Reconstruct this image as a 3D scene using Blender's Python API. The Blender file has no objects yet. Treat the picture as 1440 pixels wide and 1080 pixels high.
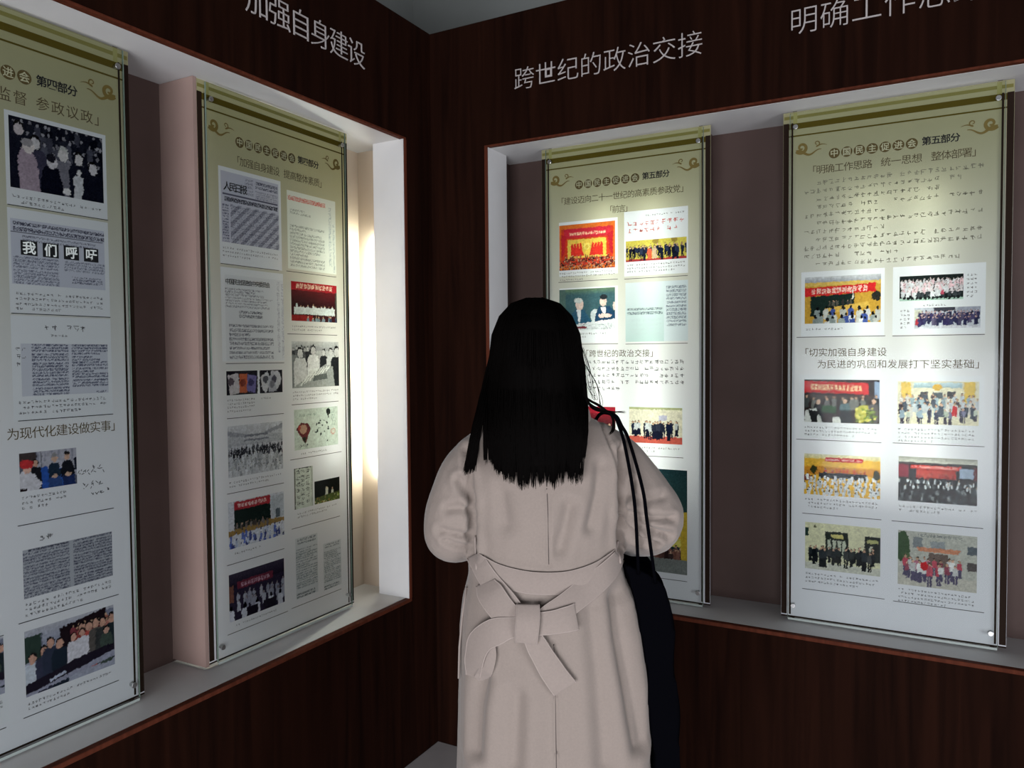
import bpy, bmesh, math, random
import numpy as np
from mathutils import Vector, Matrix
C = bpy.context.scene.collection
SC = bpy.context.scene
R = math.radians
rng = random.Random(7)

# ------------------------------------------------------------------ camera, world, lights, exposure
cam_d = bpy.data.cameras.new('camera'); cam_d.lens = 27; cam_d.sensor_width = 36; cam_d.clip_start = .02
cam = bpy.data.objects.new('camera', cam_d); C.objects.link(cam); SC.camera = cam
yaw, pitch, roll = R(28.7), R(2.1), R(0.47)
cf = Vector((-math.sin(yaw)*math.cos(pitch), math.cos(yaw)*math.cos(pitch), -math.sin(pitch)))
cr = Vector((math.cos(yaw), math.sin(yaw), 0)); cu = cr.cross(cf)
r2 = cr*math.cos(roll)-cu*math.sin(roll); u2 = cu*math.cos(roll)+cr*math.sin(roll)
m = Matrix((r2, u2, -cf)).transposed().to_4x4(); m.translation = (1.677, -2.439, 1.5)
cam.matrix_world = m
w = bpy.data.worlds.new('world'); SC.world = w; w.use_nodes = True
w.node_tree.nodes['Background'].inputs[0].default_value = (.92, .96, 1, 1)
w.node_tree.nodes['Background'].inputs[1].default_value = .105
def area(name, loc, rot, sx, sy, power, col):
    l = bpy.data.lights.new(name, 'AREA'); l.shape = 'RECTANGLE'; l.size = sx; l.size_y = sy; l.energy = power; l.color = col
    o = bpy.data.objects.new(name, l); C.objects.link(o); o.location = loc; o.rotation_euler = rot; return o
# daylight through the hall entrance, behind the visitor and the camera
area('entrance_daylight', (1.7, -4.9, .8), (R(90), 0, R(12)), 2.4, 1.4, 168, (.92, .95, 1))
area('side_fill', (5.2, -3.0, .8), (R(90), 0, R(75)), 2.2, 1.2, 105, (.90, .94, 1))  # unseen fill added to brighten the left wall panels, no known source
SC.view_settings.view_transform = 'Standard'; SC.view_settings.look = 'None'
SC.view_settings.exposure = 0; SC.view_settings.gamma = 1; SC.view_settings.use_curve_mapping = False
try:
    SC.cycles.use_denoising = True; SC.cycles.max_bounces = 10; SC.cycles.transparent_max_bounces = 16
    SC.cycles.sample_clamp_indirect = 6
except Exception: pass

# ------------------------------------------------------------------ materials
def lin(c): return tuple(((v/255)/12.92 if v/255 <= .04045 else ((v/255+.055)/1.055)**2.4) for v in c)
def mat(name, rgb, rough=.5, metal=0, spec=.5, noise=None, bump=0, nscale=40, sheen=0):
    m = bpy.data.materials.new(name); m.use_nodes = True; nt = m.node_tree; b = nt.nodes['Principled BSDF']
    b.inputs['Base Color'].default_value = (*rgb, 1); b.inputs['Roughness'].default_value = rough
    b.inputs['Metallic'].default_value = metal; b.inputs['Specular IOR Level'].default_value = spec
    if sheen: b.inputs['Sheen Weight'].default_value = sheen
    if noise or bump:
        tc = nt.nodes.new('ShaderNodeTexCoord'); n = nt.nodes.new('ShaderNodeTexNoise'); n.inputs['Scale'].default_value = nscale
        n.inputs['Detail'].default_value = 5
        nt.links.new(tc.outputs['Object'], n.inputs['Vector'])
        if noise:
            r = nt.nodes.new('ShaderNodeValToRGB'); r.color_ramp.elements[0].position = .3; r.color_ramp.elements[1].position = .7
            r.color_ramp.elements[0].color = (*noise, 1); r.color_ramp.elements[1].color = (*rgb, 1)
            nt.links.new(n.outputs['Fac'], r.inputs[0]); nt.links.new(r.outputs[0], b.inputs['Base Color'])
        if bump:
            bp = nt.nodes.new('ShaderNodeBump'); bp.inputs['Strength'].default_value = bump; bp.inputs['Distance'].default_value = .002
            nt.links.new(n.outputs['Fac'], bp.inputs['Height']); nt.links.new(bp.outputs[0], b.inputs['Normal'])
    return m
def wood(name, c1, c2, rough=.42, scale=9):
    m = bpy.data.materials.new(name); m.use_nodes = True; nt = m.node_tree; b = nt.nodes['Principled BSDF']
    tc = nt.nodes.new('ShaderNodeTexCoord'); mp = nt.nodes.new('ShaderNodeMapping'); mp.inputs['Scale'].default_value = (scale, scale, .45)
    n = nt.nodes.new('ShaderNodeTexNoise'); n.inputs['Scale'].default_value = 3; n.inputs['Detail'].default_value = 8; n.inputs['Distortion'].default_value = .6
    r = nt.nodes.new('ShaderNodeValToRGB'); r.color_ramp.elements[0].position = .32; r.color_ramp.elements[1].position = .7
    r.color_ramp.elements[0].color = (*c1, 1); r.color_ramp.elements[1].color = (*c2, 1)
    nt.links.new(tc.outputs['Object'], mp.inputs[0]); nt.links.new(mp.outputs[0], n.inputs['Vector'])
    nt.links.new(n.outputs['Fac'], r.inputs[0]); nt.links.new(r.outputs[0], b.inputs['Base Color'])
    b.inputs['Roughness'].default_value = rough; b.inputs['Specular IOR Level'].default_value = .02
    return m
def sheetmat(name, color=None, attr=None, grad=None, trans=.5):
    m = bpy.data.materials.new(name); m.use_nodes = True; nt = m.node_tree; nt.nodes.clear()
    out = nt.nodes.new('ShaderNodeOutputMaterial'); mix = nt.nodes.new('ShaderNodeMixShader'); mix.inputs[0].default_value = trans
    d = nt.nodes.new('ShaderNodeBsdfDiffuse'); t = nt.nodes.new('ShaderNodeBsdfTranslucent')
    nt.links.new(d.outputs[0], mix.inputs[1]); nt.links.new(t.outputs[0], mix.inputs[2]); nt.links.new(mix.outputs[0], out.inputs[0])
    if attr:
        a = nt.nodes.new('ShaderNodeVertexColor'); a.layer_name = attr; src = a.outputs[0]
    elif grad:
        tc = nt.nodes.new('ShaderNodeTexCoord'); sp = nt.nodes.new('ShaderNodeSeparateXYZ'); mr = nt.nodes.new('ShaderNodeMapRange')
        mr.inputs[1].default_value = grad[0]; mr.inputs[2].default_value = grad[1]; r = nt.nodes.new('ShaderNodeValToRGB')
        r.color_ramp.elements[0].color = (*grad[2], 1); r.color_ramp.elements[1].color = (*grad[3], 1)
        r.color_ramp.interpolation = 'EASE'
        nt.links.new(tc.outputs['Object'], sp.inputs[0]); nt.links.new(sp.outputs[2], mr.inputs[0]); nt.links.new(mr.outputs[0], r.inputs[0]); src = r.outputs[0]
    if attr or grad:
        nt.links.new(src, d.inputs[0]); nt.links.new(src, t.inputs[0])
    else:
        d.inputs[0].default_value = (*color, 1); t.inputs[0].default_value = (*color, 1)
    return m
def clearmat():
    m = bpy.data.materials.new('clear_acrylic'); m.use_nodes = True; nt = m.node_tree; nt.nodes.clear()
    out = nt.nodes.new('ShaderNodeOutputMaterial'); mix = nt.nodes.new('ShaderNodeMixShader')
    t = nt.nodes.new('ShaderNodeBsdfTransparent'); t.inputs[0].default_value = (.965, .98, .97, 1)
    g = nt.nodes.new('ShaderNodeBsdfGlossy'); g.inputs['Roughness'].default_value = .08
    f = nt.nodes.new('ShaderNodeFresnel'); f.inputs[0].default_value = 1.13
    nt.links.new(f.outputs[0], mix.inputs[0]); nt.links.new(t.outputs[0], mix.inputs[1]); nt.links.new(g.outputs[0], mix.inputs[2]); nt.links.new(mix.outputs[0], out.inputs[0])
    return m
def emis(name, col, s):
    m = bpy.data.materials.new(name); m.use_nodes = True; nt = m.node_tree; nt.nodes.clear()
    out = nt.nodes.new('ShaderNodeOutputMaterial'); e = nt.nodes.new('ShaderNodeEmission'); e.inputs[0].default_value = (*col, 1); e.inputs[1].default_value = s
    nt.links.new(e.outputs[0], out.inputs[0]); return m
M = dict(
    wood=wood('dark_red_wood', (.0072, .0026, .0017), (.0165, .0054, .0031), .7),
    cherry=wood('cherry_lipping', (.06, .016, .009), (.10, .027, .015), .5, 20),
    white=mat('white_painted_board', (.58, .57, .57), .5, noise=(.54, .53, .53), nscale=6),
    pink=mat('pinkish_laminate', (.28, .195, .17), .5, noise=(.25, .17, .15), nscale=5, spec=.1),
    lit_lam=mat('laminate_lit_copy', (.52, .43, .34), .5, noise=(.48, .39, .30), nscale=5, spec=.1),  # paler copy of the recess laminate, tube glow put into the colour
    shade_lam=mat('laminate_shaded_copy', (.075, .048, .043), .5, noise=(.062, .04, .035), nscale=5, spec=.1),  # dark copy of the same laminate, shade of the recess put into the colour
    floor=mat('grey_floor_tile', (.46, .42, .41), .4, noise=(.40, .36, .355), nscale=8),
    grout=mat('floor_grout', (.12, .12, .12), .8),
    plaster=mat('grey_plaster', (.30, .31, .30), .9, noise=(.26, .27, .26), nscale=3),
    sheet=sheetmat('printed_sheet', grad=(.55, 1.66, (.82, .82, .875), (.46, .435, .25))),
    card=sheetmat('photo_paper', (.80, .815, .86)),
    photo=sheetmat('photo_print', attr='Col'),
    bronze=sheetmat('bronze_ink', lin((88, 76, 28)), trans=.3),
    olive=sheetmat('pale_olive_ink', lin((170, 166, 110)), trans=.45),
    band=sheetmat('olive_band_ink', lin((140, 134, 78)), trans=.45),
    ink=mat('black_ink', (.012, .012, .014), .6, spec=.15),
    brownink=mat('brown_ink', lin((80, 68, 46)), .6, spec=.15),
    badgeink=mat('badge_ink', lin((84, 70, 42)), .7, spec=.1), goldink=mat('gold_ink', lin((108, 90, 46)), .6, spec=.15),
    borderink=mat('dark_border_ink', (.016, .009, .006), .7, spec=.05),
    creamink=mat('cream_ink', (.40, .38, .26), .7, spec=.1),
    whiteink=mat('white_ink', (.8, .8, .8), .6), redink=mat('red_ink', (.62, .07, .05), .6), greyink=mat('grey_ink', (.07, .07, .08), .6), paleink=mat('pale_brown_ink', (.17, .155, .115), .6),
    yellowink=mat('yellow_ink', (.75, .62, .25), .6),
    clear=clearmat(), paleedge=mat('pale_acrylic_edge', (.34, .38, .36), .3), edge=mat('acrylic_edge', (.13, .17, .14), .2), steel=mat('brushed_steel', (.55, .55, .55), .3, 1),
    letter=mat('acrylic_letter', (.40, .355, .35), .5),
    tube=None, cap=mat('tube_cap', (.7, .7, .7), .4),
    coat=mat('pale_pink_wool', (.235, .190, .165), .9, noise=(.218, .176, .153), bump=.25, nscale=260, sheen=.15),
    belt=mat('pale_pink_wool_belt', (.25, .202, .178), .9, noise=(.232, .187, .165), bump=.2, nscale=240, sheen=.15),
    seam=mat('coat_seam', (.07, .055, .05), .9), edgecloth=mat('coat_edge', (.30, .245, .22), .9),
    hair=mat('black_hair', (.0015, .0011, .001), .7, spec=.02), skin=mat('skin', (.60, .38, .28), .5),
    bag=mat('black_canvas', (.0016, .0016, .0024), .9, spec=0, bump=.3, nscale=300), trouser=mat('black_trousers', (.02, .02, .022), .8),
    shoe=mat('black_shoes', (.015, .015, .015), .35), sole=mat('shoe_sole', (.3, .28, .26), .7), lips=mat('lips', (.5, .18, .16), .5),
    eye=mat('eye', (.02, .015, .01), .2),
)

# ------------------------------------------------------------------ helpers
def props(o, label=None, cat=None, group=None, kind=None):
    if label: o['label'] = label
    if cat: o['category'] = cat
    if group: o['group'] = group
    if kind: o['kind'] = kind
    return o
def mesh(name, V, F, m, parent=None, smooth=False, mids=None):
    me = bpy.data.meshes.new(name); me.from_pydata([tuple(v) for v in V], [], [tuple(f) for f in F])
    for x in (m if isinstance(m, (list, tuple)) else [m]): me.materials.append(x)
    if mids: me.polygons.foreach_set('material_index', mids)
    if smooth: me.polygons.foreach_set('use_smooth', [True]*len(me.polygons))
    me.update(); o = bpy.data.objects.new(name, me); C.objects.link(o)
    if parent: o.parent = parent
    return o
def empty(name, loc, rz=0, label=None, cat=None, group=None):
    o = bpy.data.objects.new(name, None); C.objects.link(o); o.location = loc; o.rotation_euler = (0, 0, rz); o.empty_display_size = .1
    return props(o, label, cat, group)
class G:
    def __init__(s): s.V = []; s.F = []
    def add(s, V, F):
        n = len(s.V); s.V += [tuple(v) for v in V]; s.F += [tuple(i+n for i in f) for f in F]; return s
    def box(s, x0, x1, y0, y1, z0, z1):
        return s.add([(x0,y0,z0),(x1,y0,z0),(x1,y1,z0),(x0,y1,z0),(x0,y0,z1),(x1,y0,z1),(x1,y1,z1),(x0,y1,z1)],
                     [(0,3,2,1),(4,5,6,7),(0,1,5,4),(1,2,6,5),(2,3,7,6),(3,0,4,7)])
    def quad(s, x0, x1, z0, z1, y):   # faces -Y
        return s.add([(x0,y,z0),(x1,y,z0),(x1,y,z1),(x0,y,z1)], [(0,1,2,3)])
    def tube(s, P, rad, n=6, closed_ends=True):
        P = [Vector(p) for p in P]; k = len(P); rad = rad if isinstance(rad, (list, tuple)) else [rad]*k
        t0 = (P[1]-P[0]).normalized(); a = t0.orthogonal().normalized(); V = []
        for i, p in enumerate(P):
            t = (P[min(i+1,k-1)]-P[max(i-1,0)]).normalized(); a = (a-t*a.dot(t)).normalized(); b = t.cross(a)
            V += [p+(a*math.cos(2*math.pi*j/n)+b*math.sin(2*math.pi*j/n))*rad[i] for j in range(n)]
        F = [(i*n+j, i*n+(j+1)%n, (i+1)*n+(j+1)%n, (i+1)*n+j) for i in range(k-1) for j in range(n)]
        if closed_ends: F += [tuple(range(n))[::-1], tuple((k-1)*n+j for j in range(n))]
        return s.add(V, F)
    def disc(s, cx, cz, r, y, n=20, d=0):
        V = [(cx+r*math.cos(2*math.pi*i/n), y, cz+r*math.sin(2*math.pi*i/n)) for i in range(n)]
        if not d: return s.add(V, [tuple(range(n))])
        V2 = [(v[0], y+d, v[2]) for v in V]
        return s.add(V+V2, [tuple(range(n)), tuple(range(n, 2*n))[::-1]]+[(i, n+i, n+(i+1)%n, (i+1)%n) for i in range(n)])
    def obj(s, name, m, parent=None, smooth=False): return mesh(name, s.V, s.F, m, parent, smooth)
def bevel(o, wd=.003, seg=2):
    b = o.modifiers.new('bevel', 'BEVEL'); b.width = wd; b.segments = seg; b.limit_method = 'ANGLE'; return o
def struct(o): o['kind'] = 'structure'; return o

_gl = {}
def glyph(ch, bold=0.0, depth=0.0):
    k = (ch, bold, depth)
    if k in _gl: return _gl[k]
    def one(c_):
        c = bpy.data.curves.new('g', 'FONT'); c.body = c_; c.resolution_u = 2 if not depth else 4; c.offset = bold; c.extrude = depth
        if depth: c.bevel_depth = .004; c.bevel_resolution = 1
        o = bpy.data.objects.new('g', c); C.objects.link(o); dg = bpy.context.evaluated_depsgraph_get(); dg.update()
        me = bpy.data.meshes.new_from_object(o.evaluated_get(dg)); V = [tuple(v.co) for v in me.vertices]; F = [tuple(p.vertices) for p in me.polygons]
        bpy.data.objects.remove(o); bpy.data.meshes.remove(me); bpy.data.curves.remove(c); return V, F
    if 'ref' not in _gl:
        V, F = one('国'); xs = [v[0] for v in V]; ys = [v[1] for v in V]
        _gl['ref'] = ((min(xs)+max(xs))/2, (min(ys)+max(ys))/2, max(ys)-min(ys))
    V, F = one(ch); cx, cy, h = _gl['ref']
    V = [((x-cx)/h*.92, (y-cy)/h*.92, z/h) for x, y, z in V]
    _gl[k] = (V, F); return _gl[k]
def put_text(g, s, x0, x1, zc, size, y, bold=0.0, wfac=1.0):
    """letters of s spread evenly from x0 to x1, centred on height zc"""
    n = len(s); p = (x1-x0)/n
    for i, ch in enumerate(s):
        if ch == ' ': continue
        V, F = glyph(ch, bold); cx = x0+(i+.5)*p
        g.add([(cx+v[0]*size*wfac, y, zc+v[1]*size) for v in V], F)
def micro(g, x0, x1, ztop, pitch, size, rows, seed, indent=0, last=.6, y=0, step=None, ends=None):
    """rows of print too small to read: clusters of tiny strokes"""
    r = random.Random(seed); step = step or size*1.02
    for k in range(rows):
        z = ztop-k*pitch-size/2; xa = x0+(indent*step if k == 0 else 0)
        xb = x1 if k < rows-1 else x0+(x1-x0)*last
        if ends: xa = x0+ends[k][0]*step; xb = x0+(x1-x0)*ends[k][1]
        n = int((xb-xa)/step)
        for i in range(n):
            if r.random() < .06: continue
            cx = xa+(i+.5)*step; h = size*.42; t = size*.046
            for q in range(r.choice((1, 2, 2, 3))):
                zz = z+r.uniform(-.85, .85)*h; wd = h*r.uniform(.3, .95); xo = r.uniform(-.3, .3)*h
                g.quad(cx+xo-wd, cx+xo+wd, zz-t, zz+t, y)
            for q in range(r.choice((0, 1, 1, 2))):
                xx = cx+r.uniform(-.75, .75)*h; hh = h*r.uniform(.3, .95); zo = r.uniform(-.3, .3)*h
                g.quad(xx-t, xx+t, z+zo-hh, z+zo+hh, y)
            for q in range(r.choice((1, 1, 2))):
                xx = cx+r.uniform(-.7, .7)*h; zz = z+r.uniform(-.5, .5)*h; dx, dz = r.uniform(-.6, .6)*h, r.uniform(.3, .6)*h
                g.add([(xx-dx-t, y, zz-dz), (xx-dx+t, y, zz-dz), (xx+dx+t, y, zz+dz), (xx+dx-t, y, zz+dz)], [(0, 1, 2, 3)])

# ------------------------------------------------------------------ flat print painter (pictures on the panels)
class Im:
    def __init__(s, w, h, c, seed=1):
        s.w, s.h = w, h; s.a = np.ones((h, w, 3))*np.array(c, float); s.Y, s.X = np.mgrid[0:h, 0:w]; s.X = (s.X+.5)/w; s.Y = (s.Y+.5)/h
        s.r = np.random.RandomState(seed); s.as_ = w/h
    def put(s, mk, c):
        s.a[mk] = c; return s
    def box(s, x0, y0, x1, y1, c): return s.put((s.X >= x0)&(s.X < x1)&(s.Y >= y0)&(s.Y < y1), c)
    def ell(s, cx, cy, rx, ry, c): return s.put(((s.X-cx)/rx)**2+((s.Y-cy)/ry)**2 < 1, c)
    def poly(s, P, c):
        mk = np.zeros(s.X.shape, bool); n = len(P)
        for i in range(n):
            x1, y1 = P[i]; x2, y2 = P[(i+1) % n]
            if y1 == y2: continue
            cond = ((s.Y < max(y1, y2))&(s.Y >= min(y1, y2))); xi = x1+(s.Y-y1)*(x2-x1)/(y2-y1); mk ^= cond&(s.X < xi)
        return s.put(mk, c)
    def grad(s, x0, y0, x1, y1, c0, c1):
        mk = (s.X >= x0)&(s.X < x1)&(s.Y >= y0)&(s.Y < y1); t = ((s.Y-y0)/(y1-y0))[mk][:, None]
        s.a[mk] = np.array(c0)*(1-t)+np.array(c1)*t; return s
    def noise(s, amp, x0=0, y0=0, x1=1, y1=1):
        mk = (s.X >= x0)&(s.X < x1)&(s.Y >= y0)&(s.Y < y1); s.a[mk] += s.r.normal(0, amp, (mk.sum(), 1)); return s
    def person(s, x, y, h, body, head=(205, 165, 140), hair=(20, 18, 18), legs=None):
        """head top at y, visible figure height h"""
        hh = h*.14 if legs is not None else h*.2; hw = hh/s.as_*.42; bw = hw*2.1
        s.poly([(x-bw, y+hh*1.6), (x-bw*.7, y+hh*1.1), (x+bw*.7, y+hh*1.1), (x+bw, y+hh*1.6), (x+bw*.9, y+h*(.58 if legs is not None else 1)), (x-bw*.9, y+h*(.58 if legs is not None else 1))], body)
        if legs is not None: s.box(x-bw*.75, y+h*.56, x-bw*.06, y+h, legs); s.box(x+bw*.06, y+h*.56, x+bw*.75, y+h, legs)
        s.ell(x, y+hh*.55, hw, hh*.58, hair); s.ell(x, y+hh*.66, hw*.85, hh*.46, head)
        return s
    def rows(s, x0, x1, y0, y1, nrow, n, h, bodies, hair=(22, 20, 22), head=(205, 165, 140), legs=None, back=False):
        for k in range(nrow):
            y = y0+(y1-y0)*k/max(1, nrow-1) if nrow > 1 else y0
            for i in range(n):
                x = x0+(x1-x0)*(i+.5+s.r.uniform(-.4, .4)+(.5 if k % 2 else 0)*.8)/n
                if x > x1: continue
                b = np.array(bodies[s.r.randint(len(bodies))])+s.r.uniform(-12, 12)
                hc = hair if back else np.array(head)+s.r.uniform(-25, 12)
                s.person(x, y+s.r.uniform(-.035, .03), h*s.r.uniform(.75, 1.15), b, hc, hair, legs)
        return s
    def text(s, x0, y0, x1, y1, nrow, c, fill=.55, cw=None, ragged=.0):
        """small print: random speckle in rows"""
        ph = (y1-y0)/nrow; cwid = cw or ph*.9/s.as_
        for k in range(nrow):
            xe = x1 if s.r.rand() > ragged else x0+(x1-x0)*s.r.uniform(.4, .95)
            mk = (s.X >= x0)&(s.X < xe)&(s.Y >= y0+k*ph+ph*.15)&(s.Y < y0+(k+1)*ph-ph*.15)
            if mk.sum() == 0:
                yy = int((y0+(k+.5)*ph)*s.h); mk = np.zeros(s.X.shape, bool)
                if yy < s.h: mk[yy] = (s.X[yy] >= x0)&(s.X[yy] < xe)
            mk &= s.r.rand(*s.X.shape) < fill
            s.a[mk] = s.a[mk]*.25+np.array(c)*.75
        return s
    def banner(s, x0, y0, x1, y1, c, tc, n, m_=.25, slant=0):
        s.poly([(x0, y0), (x1, y0+slant), (x1, y1+slant), (x0, y1)], c); p = (x1-x0)*.8/n
        for i in range(n):
            cx = x0+(x1-x0)*.1+p*(i+.5); t = (cx-x0)/(x1-x0)*slant; ya = y0+(y1-y0)*m_+t; yb = y1-(y1-y0)*m_+t
            mk = (s.X > cx-p*.38)&(s.X < cx+p*.38)&(s.Y > ya)&(s.Y < yb)&(s.r.rand(*s.X.shape) < .72); s.a[mk] = tc
        return s
BW = [(30,30,32),(60,60,62),(170,170,172),(40,40,42),(110,110,112)]; FBW = (200,200,202)
def p_crowd_bw(w, h):
    i = Im(w, h, (22, 24, 36)); i.rows(.02, 1, .0, .42, 4, 13, .3, [(20,22,34),(26,28,40),(75,76,90)], (15,15,22), (150,148,158))
    i.person(.26, .2, .95, (60,58,78), (205,200,205)); i.person(.55, .28, .95, (120,118,130), (215,210,212), (200,200,200)); i.person(.72, .3, .9, (24,26,40), (215,210,214))
    i.person(.72, .55, .5, (205,205,212), (225,222,225), (60,60,70)); i.person(.88, .4, .9, (20,22,34), (210,205,212)); i.person(.1, .05, .9, (24,26,40), (190,180,185))
    i.poly([(.08,.55),(.12,.42),(.22,.4),(.28,.6),(.3,1),(.1,1)], (168,150,165)); i.ell(.19,.38,.06,.1,(225,215,215)); i.ell(.18,.33,.06,.06,(160,155,160))
    i.poly([(.32,.7),(.36,.6),(.5,.62),(.56,1),(.3,1)], (14,16,30)); i.ell(.43,.53,.055,.1,(210,205,212)); i.ell(.42,.48,.05,.06,(30,30,40)); i.ell(.58,.92,.04,.05,(225,222,226))
    i.poly([(.8,.7),(1,.6),(1,1),(.74,1)], (18,20,34)); return i.noise(5)
def p_news_we(w, h):
    i = Im(w, h, (205, 207, 222)); i.text(.03, .03, 1, .2, 2, (40,40,60), .62); i.box(.0, .2, .98, .215, (40,40,60)); i.text(.12, .24, .9, .34, 2, (90,90,110), .5)
    i.text(.02, .56, .48, 1, 9, (105,108,128), .55); i.text(.54, .56, 1, .74, 4, (105,108,128), .5); i.text(.62, .8, .96, .93, 3, (70,72,95), .55); return i
def p_doc_cols(w, h):
    i = Im(w, h, (208, 210, 222)); i.text(.12, 0, .52, 1, 17, (60,64,90), .62, ragged=.25); i.text(.56, 0, 1, .86, 15, (60,64,90), .62, ragged=.25); i.text(.84, .93, .97, 1, 1, (60,64,90)); return i
def p_four_seated(w, h):
    i = Im(w, h, (96, 100, 116)); i.box(.3, 0, 1, .75, (178, 176, 190)); i.box(.36, .0, .38, .5, (120,120,130)); i.box(0, 0, .28, .35, (70,60,60))
    for k in range(6): i.box(.3+.12*k, .02, .33+.12*k, .3, (150,150,165))
    i.box(.34, .5, .82, 1, (50, 92, 176)); i.poly([(.34,.45),(.48,.4),(.5,1),(.36,1)], (46,86,170))
    i.person(.27, .2, .9, (34,34,40), (205,160,140)); i.poly([(0,.55),(.12,.42),(.26,.6),(.38,.85),(.32,1),(0,1)], (215,212,222)); i.ell(.13,.42,.07,.13,(225,180,165)); i.ell(.12,.3,.11,.12,(205,58,62))
    i.poly([(.48,.5),(.55,.35),(.66,.35),(.72,.6),(.7,.75),(.5,.75)], (34,48,66)); i.ell(.6,.22,.05,.12,(206,170,150)); i.ell(.6,.15,.05,.06,(150,148,150)); i.poly([(.5,.72),(.7,.72),(.74,1),(.5,1)], (52,76,130)); i.ell(.6,.7,.06,.05,(206,170,150))
    i.poly([(.7,.55),(.76,.33),(.9,.33),(.97,.6),(.95,.76),(.72,.76)], (26,28,36)); i.ell(.82,.2,.045,.12,(206,168,148)); i.ell(.82,.12,.05,.06,(28,26,28)); i.poly([(.73,.74),(.95,.74),(.97,1),(.75,1)], (36,50,96)); i.ell(.84,.7,.06,.05,(206,170,150))
    i.poly([(.95,.3),(1,.25),(1,.6),(.96,.6)], (30,34,50)); i.box(0,.92,.12,1,(40,30,34)); return i.noise(3)
def p_doc_grey(w, h):
    i = Im(w, h, (176, 178, 188)); i.text(.06, .01, .5, .06, 1, (40,42,60), .75); i.text(.0, .07, .5, 1, 15, (66,68,88), .58); i.text(.54, .01, 1, 1, 16, (58,60,80), .6); return i
def p_group_room(w, h):
    i = Im(w, h, (168, 170, 190)); i.grad(0, 0, 1, .3, (188,188,200), (150,154,178)); i.box(.0, .1, .17, .5, (50,66,60)); i.box(.17, .1, .19, .5, (110,114,130)); i.poly([(.37,.12),(.9,0),(.9,.5),(.37,.6)], (34,24,30)); i.box(.9,.05,1,.4,(130,134,156))
    i.rows(.5, .92, .1, .16, 2, 7, .3, [(120,50,60),(190,120,110),(30,28,36)], (20,18,20)); 
    for x, y, b, hd in ((.08,.36,(206,212,226),1),(.2,.3,(60,62,84),1),(.27,.2,(52,58,78),1),(.37,.26,(34,44,58),1),(.62,.12,(150,64,60),1),(.7,.14,(196,90,84),1),(.78,.12,(92,86,84),1),(.86,.14,(60,62,64),1),(.97,.12,(40,50,56),1)): i.person(x, y, .75, b, (205,158,140), (30,26,28))
    i.person(.52, .25, .62, (222,218,230), (210,160,145)); i.person(.62, .22, .62, (222,218,230), (210,160,145)); i.person(.9, .3, .62, (70,82,76), (200,156,140))
    i.poly([(0,1),(0,.82),(.62,.66),(1,.62),(1,.78),(.2,.98)], (36,30,44)); i.poly([(.24,.86),(.42,.8),(.44,.83),(.26,.89)], (190,194,216)); i.poly([(0,.97),(1,.74),(1,.84),(.0,1)], (160,160,182)); return i.noise(3)
def p_news_daily(w, h):
    i = Im(w, h, (196, 197, 214)); i.text(.4, .03, .54, .28, 5, (110,110,130), .4); i.text(.58, .04, .98, .16, 2, (50,50,70), .6); i.text(.58, .18, .98, .3, 4, (120,120,140), .5)
    i.box(.03, .31, .98, .33, (90,90,110)); i.text(.06, .34, .98, .43, 1, (24,24,36), .75)
    i.text(.02, .46, .12, 1, 14, (70,72,95), .55); i.text(.15, .46, .98, 1, 26, (120,120,140), .55)
    st = (np.sin((i.X*i.w*.8+i.Y*i.h*.9)/2.6) > .1)&(i.Y > .45)&(i.X > .15); i.a[st] -= 42; return i
def p_red_doc(w, h):
    i = Im(w, h, (228, 232, 224)); i.text(.02, .05, .78, .14, 1, (205,60,50), .62); i.text(.06, .22, .72, .3, 2, (120,130,120), .4, ragged=.6); i.text(.05, .42, .75, .97, 12, (110,120,112), .42, ragged=.35)
    i.text(.84, .1, .9, .9, 40, (120,140,150), .4, .05); i.text(.93, .3, .97, .98, 34, (120,140,150), .4, .05); return i
def p_notice(w, h):
    i = Im(w, h, (222, 224, 230)); i.text(.0, .15, .8, .38, 7, (70,70,85), .35, ragged=.8); i.text(.22, .4, .62, .5, 2, (60,60,75), .55); i.text(.06, .56, .8, .98, 8, (70,70,85), .5, ragged=.3)
    i.text(.88, .02, .92, .9, 44, (120,120,140), .4, .05); i.text(.96, .05, 1, .97, 46, (120,120,140), .4, .05); return i
def p_redstage(w, h):
    i = Im(w, h, (58, 26, 30)); i.grad(0, .18, 1, .6, (92,30,34), (46,22,26)); i.banner(0, 0, 1, .22, (158,36,44), (225,190,170), 10); i.rows(.06, .92, .56, .56, 1, 10, .2, [(215,222,224),(200,212,214)])
    i.box(.06,.64,.94,.82,(212,220,222)); i.box(0,.84,.45,1,(140,40,40)); i.rows(.3, 1, .86, .86, 1, 8, .3, [(60,74,98),(110,130,140)]); i.box(.96,.2,1,.9,(70,72,66)); return i.noise(3)
def p_books(w, h):
    i = Im(w, h, (28, 26, 34)); i.box(.54,0,.57,1,(226,228,236))
    for P, c in (([(.02,.2),(.2,.1),(.24,.9),(.06,1)], (196,190,196)), ([(.22,.14),(.35,.14),(.35,.9),(.22,.9)], (190,96,60)), ([(.36,.16),(.52,.24),(.49,.95),(.34,.85)], (110,104,160)), ([(.59,.28),(.72,.05),(.78,.5),(.68,1),(.62,.8)], (198,198,206)), ([(.78,.06),(.92,.04),(.98,.4),(.92,.8),(.8,.96)], (192,192,202)), ([(.72,.3),(.84,.2),(.88,.9),(.74,.96)], (170,170,184))): i.poly(P, c)
    for x, y, c in ((.08,.45,(90,80,90)),(.28,.5,(120,50,36)),(.42,.5,(60,56,100)),(.68,.4,(80,80,90)),(.84,.4,(70,70,84)),(.8,.62,(120,120,130))): i.ell(x, y, .05, .16, c)
    return i.noise(4)
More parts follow.
